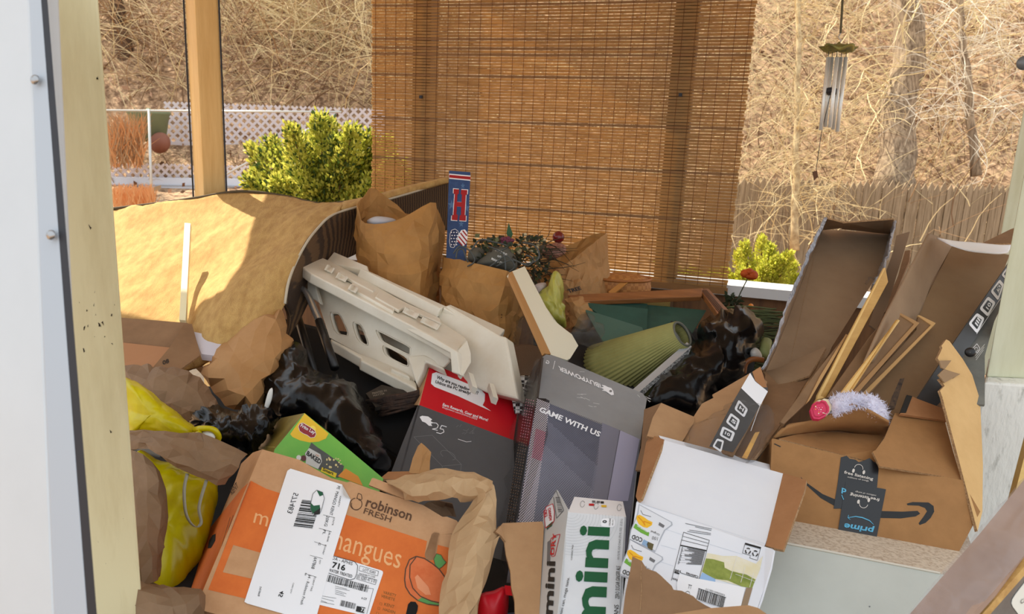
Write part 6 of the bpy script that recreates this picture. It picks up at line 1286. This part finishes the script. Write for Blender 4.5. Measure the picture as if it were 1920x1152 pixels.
# dark printed flooring carton
def squares(m, pl, lst, sz, inner=True):
    for (a, b, c, d, tx) in lst:
        m.dec(pl, rrect(a, b, c, d, f=.18), white, 2); q = [V(p) for p in (a, b, c, d)]; ce = sum(q, V((0,0)))/4
        r_ = [tuple(ce+(p-ce)*.62) for p in q]; m.dec(pl, rrect(*r_, f=.1), mat('square_grey', S(60,62,64), .4), 3)
        q2 = [ce+(p-ce)*.4 for p in q]
        if tx: m.txt(pl, tx, q2[3], q2[2], q2[3].lerp(q2[0], .8), white, .03, 5)
t = Thing('flooring_carton', 'dark grey flooring carton with white square icons leaning against the right post', 'box'); dk = mat('carton_charcoal', S(72,74,76), .35, S(54,54,56), 3); k = lambda *a: K('e2', *a)
pl = PL((1888,500,2.06),(1792,640,1.88),(1850,600,1.94)); m = M(); m.panel(pl, k((880,205),(840,265),(500,760),(270,1110),(200,1210),(330,1230),(420,1130),(560,850),(660,700),(800,470),(850,380),(900,330)), .006, dk)
sq = []
for a, b, c, d, tx in (((595,635),(650,565),(700,600),(652,700),'III'),((665,540),(720,460),(770,500),(720,592),'10'),((735,430),(795,352),(822,385),(785,490),'AC4'),((805,325),(850,265),(880,290),(850,370),'')):
    sq.append((*[tuple(p) for p in k(a, b, c, d)], tx))
# lettering runs up the strip: rotate so the text reads along the carton
squares(m, pl, [(q[0], q[1], q[2], q[3], q[4]) for q in sq], 1); t.part(m, 'front_panel')
m = M(); m.line(pl, k((648,700),(800,475)), .8, white, 2); m.panel(PL((1876,570,2.02),(1800,665,1.86),(1850,740,1.74)), k((900,330),(850,380),(800,470),(650,700),(560,850),(420,1130),(700,1150),(700,840),(760,620)), .006, mat('carton_grad', S(124,126,120), .4, S(70,72,72), 4), off=-.004)
E = PL((1876,570,2.02),(1800,665,1.86),(1850,740,1.74)); em = k((625,790),(650,762),(668,790),(655,820),(632,815),(625,790)); m.line(E, em, .9, white, 4); m.line(E, ell(*k((645,798))[0], 3, 4), .8, white, 4)
for i in range(3): m.line(E, k((640+i*2,838+i*14),(700-i*4,765+i*18)), .7, offwhite, 4)
t.part(m, 'side_panel'); m = M(smooth=True); c = P(1819, 661, 1.82); m.lathe(c, (CAM-c), [(-.03,.008),(-.02,.012),(0,.012),(.004,.009),(.004,.001)], blk, 20); t.part(m, 'carry_knob'); t.done()
# torn tan board
t = Thing('torn_cardboard', 'torn pale tan cardboard sheet with jagged top standing against the white pier', 'cardboard'); pl = PL((1774,640,1.78),(1833,995,1.50),(1842,870,1.62)); m = M(); tn = mat('tan_board', S(216,176,116), .8, S(202,160,100), 8, .15, 50)
m.panel(pl, k((455,735),(475,745),(560,860),(620,960),(670,1120))+[(1843,870),(1842,960),(1833,997)]+k((430,1100),(415,1060),(445,1030),(410,985),(440,990),(465,940),(495,985),(540,955),(445,925),(485,870),(415,880),(400,855),(430,790),(425,775)), .006, tn, card_edge)
t.part(m, 'sheet'); m = M().panel(pl, k((405,960),(440,925),(545,955),(490,985),(445,1010)), .003, mat('torn_ply_brown', S(150,120,86), .85), off=.006); m.panel(pl, k((412,870),(488,868),(445,925),(425,915)), .003, MATS['torn_ply_brown'], off=.006); t.part(m, 'torn_ply'); t.done()
# planks and mouldings
pine = mat('pine_moulding', S(206,160,86), .5, S(190,142,70), 8, .15, 30, stretch=(1,1,6)); mdf = mat('brown_hardboard', S(136,104,72), .6, S(122,92,62), 12); 
def plank(lab, face, edge, D, mf, me, dd=.0):
    t = Thing('floor_plank', lab, 'wood piece'); pl = PL(*D); m = M(); m.bev = .0015; m.panel(pl, face, .008, mf); t.part(m, 'face')
    m = M(); m.bev = .001; m.panel(pl, edge, .007, me, off=.003); t.part(m, 'tongue_edge'); t.done()
k6 = lambda *a: K('c6', *a)
plank('longest pale pine plank leaning diagonally over the left tall carton', k6((1228,378),(1242,450),(930,1030),(870,1060),(895,1020)), k6((1222,378),(1229,380),(905,1020),(930,1030),(885,1040),(890,1015)), ((1659,502,2.02),(1665,530,2.0),(1538,742,1.76)), pine, mat('pine_light', S(228,186,112), .5))
plank('brown hardboard plank left of the longest pine plank', k6((1032,712),(1036,730),(940,870),(840,1050),(720,1160),(700,1150),(880,900)), k6((1030,710),(1040,715),(990,800),(850,1040),(830,1060),(900,920)), ((1587,627,1.90),(1589,634,1.89),(1470,790,1.66)), mdf, mat('tan_edge_strip', S(186,144,92), .6))
plank('wide brown plank behind the thin pine strip', k6((1268,592),(1390,652),(1080,1010),(930,1030),(1150,720)), k6((1265,592),(1275,590),(1398,655),(1085,1012),(1055,1008),(1370,660)), ((1675,583,1.98),(1722,605,1.96),(1597,740,1.76)), mdf, mat('edge_brown', S(172,130,82), .6))
plank('brown plank with pale corner edges right of the wide plank', k6((1390,618),(1470,655),(1150,1010),(1080,1015),(1380,690)), k6((1386,618),(1396,615),(1480,656),(1130,1020),(1100,1018),(1455,665)), ((1720,592,2.0),(1753,606,1.98),(1616,742,1.80)), mdf, mat('edge_pale', S(206,162,104), .6))
plank('thin bright pine strip between the brown planks', k6((1292,640),(1302,642),(1050,1005),(1010,1005)), k6((1288,638),(1296,636),(1060,1000),(1045,1004)), ((1684,598,1.90),(1687,602,1.90),(1580,740,1.72)), MATS['pine_light'], pine)
# mid open carton with film and torn dark strip
t = Thing('open_box', 'open brown carton right of the black bag with film and a torn dark strip inside', 'box'); k7 = lambda *a: K('d7', *a)
m = M().panel(PL((1336,742,1.84),(1412,698,1.92),(1290,860,1.62)), k7((560,650),(700,570),(830,495),(930,560),(900,700),(700,1060),(350,1000),(420,820),(490,710),(570,670)), .005, card, card_edge); t.part(m, 'side_panel')
m = M().panel(PL((1436,700,1.94),(1520,705,1.90),(1430,830,1.66)), k7((920,490),(1005,580),(1120,560),(1220,520),(1000,880),(840,1080),(700,1060),(900,700)), .005, card_dk, card_edge); t.part(m, 'back_panel')
m = M().panel(PL((1500,720,1.88),(1550,690,1.92),(1430,850,1.64)), k7((1215,520),(1320,340),(1200,640),(1000,900),(850,1080),(830,1080)), .005, card, card_edge); t.part(m, 'side_panel'); t.done()
t = Thing('torn_carton_strip', 'torn strip of dark carton with white square icons wrapped in clear film', 'cardboard'); pl = PL((1390,728,1.72),(1424,761,1.70),(1340,840,1.56)); m = M(); 
m.panel(pl, k7((830,495),(885,460),(935,610),(935,630),(880,725),(800,880),(700,1040),(540,1000),(705,690),(755,605),(815,505)), .004, dk, card_edge); m.dec(pl, k7((815,503),(850,560),(900,600),(935,628),(882,728),(755,605)), white, 1); m.dec(pl, k7((830,495),(885,460),(930,600),(900,600),(850,555)), card_or, 2); m.line(pl, k7((880,728),(820,895)), 1, white, 2)
sq = [(*k7((738,682),(802,748),(775,805),(708,748)), 'H'), (*k7((685,772),(748,820),(722,895),(650,835)), '5'), (*k7((630,862),(715,905),(690,970),(608,925)), '10'), (*k7((592,945),(640,960),(620,1040),(560,1000)), '')]
squares(m, pl, [(q[0], q[1], q[2], q[3], q[4]) for q in sq], 1); t.part(m, 'printed_strip')
m = M(smooth=True); m.blob([(1283,840),(1300,800),(1335,778),(1380,752),(1440,760),(1452,790),(1440,830),(1410,860),(1370,870),(1320,850)], 1.62, .06, .03, wrapc, 80, 16, gy=-.08); m.displace(wrinkle(.012, 15, 4)); t.part(m, 'clear_film')
m = M().panel(PL((1422,810,1.60),(1400,858,1.52),(1410,862,1.52)), k7((850,905),(880,900),(800,1070),(770,1060)), .006, pine); t.part(m, 'pine_sliver'); t.done()
t = Thing('open_box', 'small brown box corner between the gaming carton and the white snack carton', 'box'); m = M().panel(PL((1240,756,1.76),(1302,782,1.76),(1235,830,1.62)), k7((215,705),(440,800),(440,830),(350,980),(120,930),(160,800)), .005, card, card_edge); t.part(m, 'front_panel')
m = M().panel(PL((1240,756,1.76),(1208,767,1.82),(1224,830,1.62)), k7((215,705),(100,750),(80,1000),(40,1160),(150,1160),(160,900)), .005, card_dk, card_edge); t.part(m, 'side_panel'); t.done()
# sock and heart on the smile carton
t = Thing('fuzzy_slipper', 'white fuzzy slipper sock on top of the smile carton', 'slipper'); fz = mat('white_fuzz', S(232,230,244), .9); m = M(smooth=True); m.blob(k7((1350,700),(1380,665),(1430,648),(1500,645),(1570,655),(1640,660),(1690,690),(1730,740),(1748,800),(1740,840),(1640,800),(1520,720),(1420,770),(1350,810)), 1.72, .06, .05, fz, 80, 14, c=K('d7',(1560,720))[0]); m.displace(lambda p: .004*noise.noise(p*60)); t.part(m, 'body')
f_ = M(); rng = random.Random(9)
for v in m.v[:80*14:1]:
    for _ in range(3): 
        d = V((rng.gauss(0,1), rng.gauss(0,1)-.4, rng.gauss(0,1)+.4)).normalized()*.011; s_ = V((rng.uniform(-1,1), 0, rng.uniform(-1,1)))*.0012; p = v+V((rng.uniform(-1,1), rng.uniform(-1,1), rng.uniform(-1,1)))*.003; f_.poly([p-s_, p+s_, p+d], fz)
t.part(f_, 'pile', kind='stuff'); t.done()
t = Thing('heart_ornament', 'pink heart ornament with pale back resting on the smile carton', 'ornament'); pl = PL((1520,760,1.68),(1553,757,1.68),(1530,788,1.66)); ht = k7((1232,790),(1222,750),(1238,710),(1268,690),(1285,695),(1300,682),(1330,690),(1352,730),(1352,760),(1325,795),(1285,815),(1245,812)); m = M(); m.bev = .003; m.panel(pl, ht, .014, mat('heart_pink', S(214,50,92), .4)); 
for _ in range(16): m.dec(pl, ell(*k7((rng.uniform(1250,1330), rng.uniform(715,785)))[0], 1.2, .9, 0, 7), rng.choice((white, mat('heart_pale', S(236,150,170), .5), yelp)), 7)
m.line(pl, [(lerp(p[0], 1537, .25), lerp(p[1], 768, .25)) for p in ht+ht[:1]], 1.2, mat('heart_deep', S(170,20,50), .4), 7); t.part(m, 'front')
m = M(); m.bev = .003; m.panel(pl, [(p[0]+4, p[1]-3) for p in ht], .012, mat('heart_cream', S(232,214,178), .6), off=-.015); t.part(m, 'back'); t.done()
# bits behind the smile carton
m = M(); m.panel(PL((1692,712,1.74),(1665,770,1.70),(1700,760,1.70)), K('c6',(1300,935),(1322,932),(1300,1000),(1275,1080),(1240,1090),(1262,1020)), .008, mat('corrugated_edge', S(84,64,46), .9, S(40,30,24), 120)); one('torn_cardboard', m, 'thin dark strip of torn corrugated cardboard behind the fuzzy slipper', 'cardboard')
t = Thing('open_box', 'dark edged brown box top between the smile carton and the dark flooring carton', 'box'); m = M().panel(PL((1700,740,1.76),(1775,772,1.74),(1690,790,1.68)), K('c6',(1340,1015),(1400,1040),(1520,1085),(1535,1145),(1300,1110)), .006, card_or); t.part(m, 'panel'); m = M().panel(PL((1700,740,1.765),(1775,772,1.745),(1690,790,1.685)), K('c6',(1335,1015),(1362,1022),(1330,1105),(1300,1105)), .004, ink, off=.004); t.part(m, 'dark_edge'); t.done()
# repeats of a kind share a group
GR = dict(floor_plank='floor planks and pine strips leaning on the tall cartons', paper_bag='brown paper bags in the heap', trash_bag='plastic trash bags in the heap', bare_tree='bare trees on the slope behind',
          plastic_barrier='white plastic barriers', porch_post='posts around the porch', flooring_carton='opened flooring cartons at the right', evergreen_shrub='evergreen shrubs beyond the porch', lattice_fence='white lattice fences', computer_box='computer cartons', open_box='opened cardboard boxes', plastic_bag='see-through plastic bags', snack_box='snack cartons', paper_sack='torn paper sacks')
for o in bpy.data.objects:
    if o.parent is None and 'label' in o and o.name.split('.')[0] in GR and 'group' not in o: o['group'] = GR[o.name.split('.')[0]]
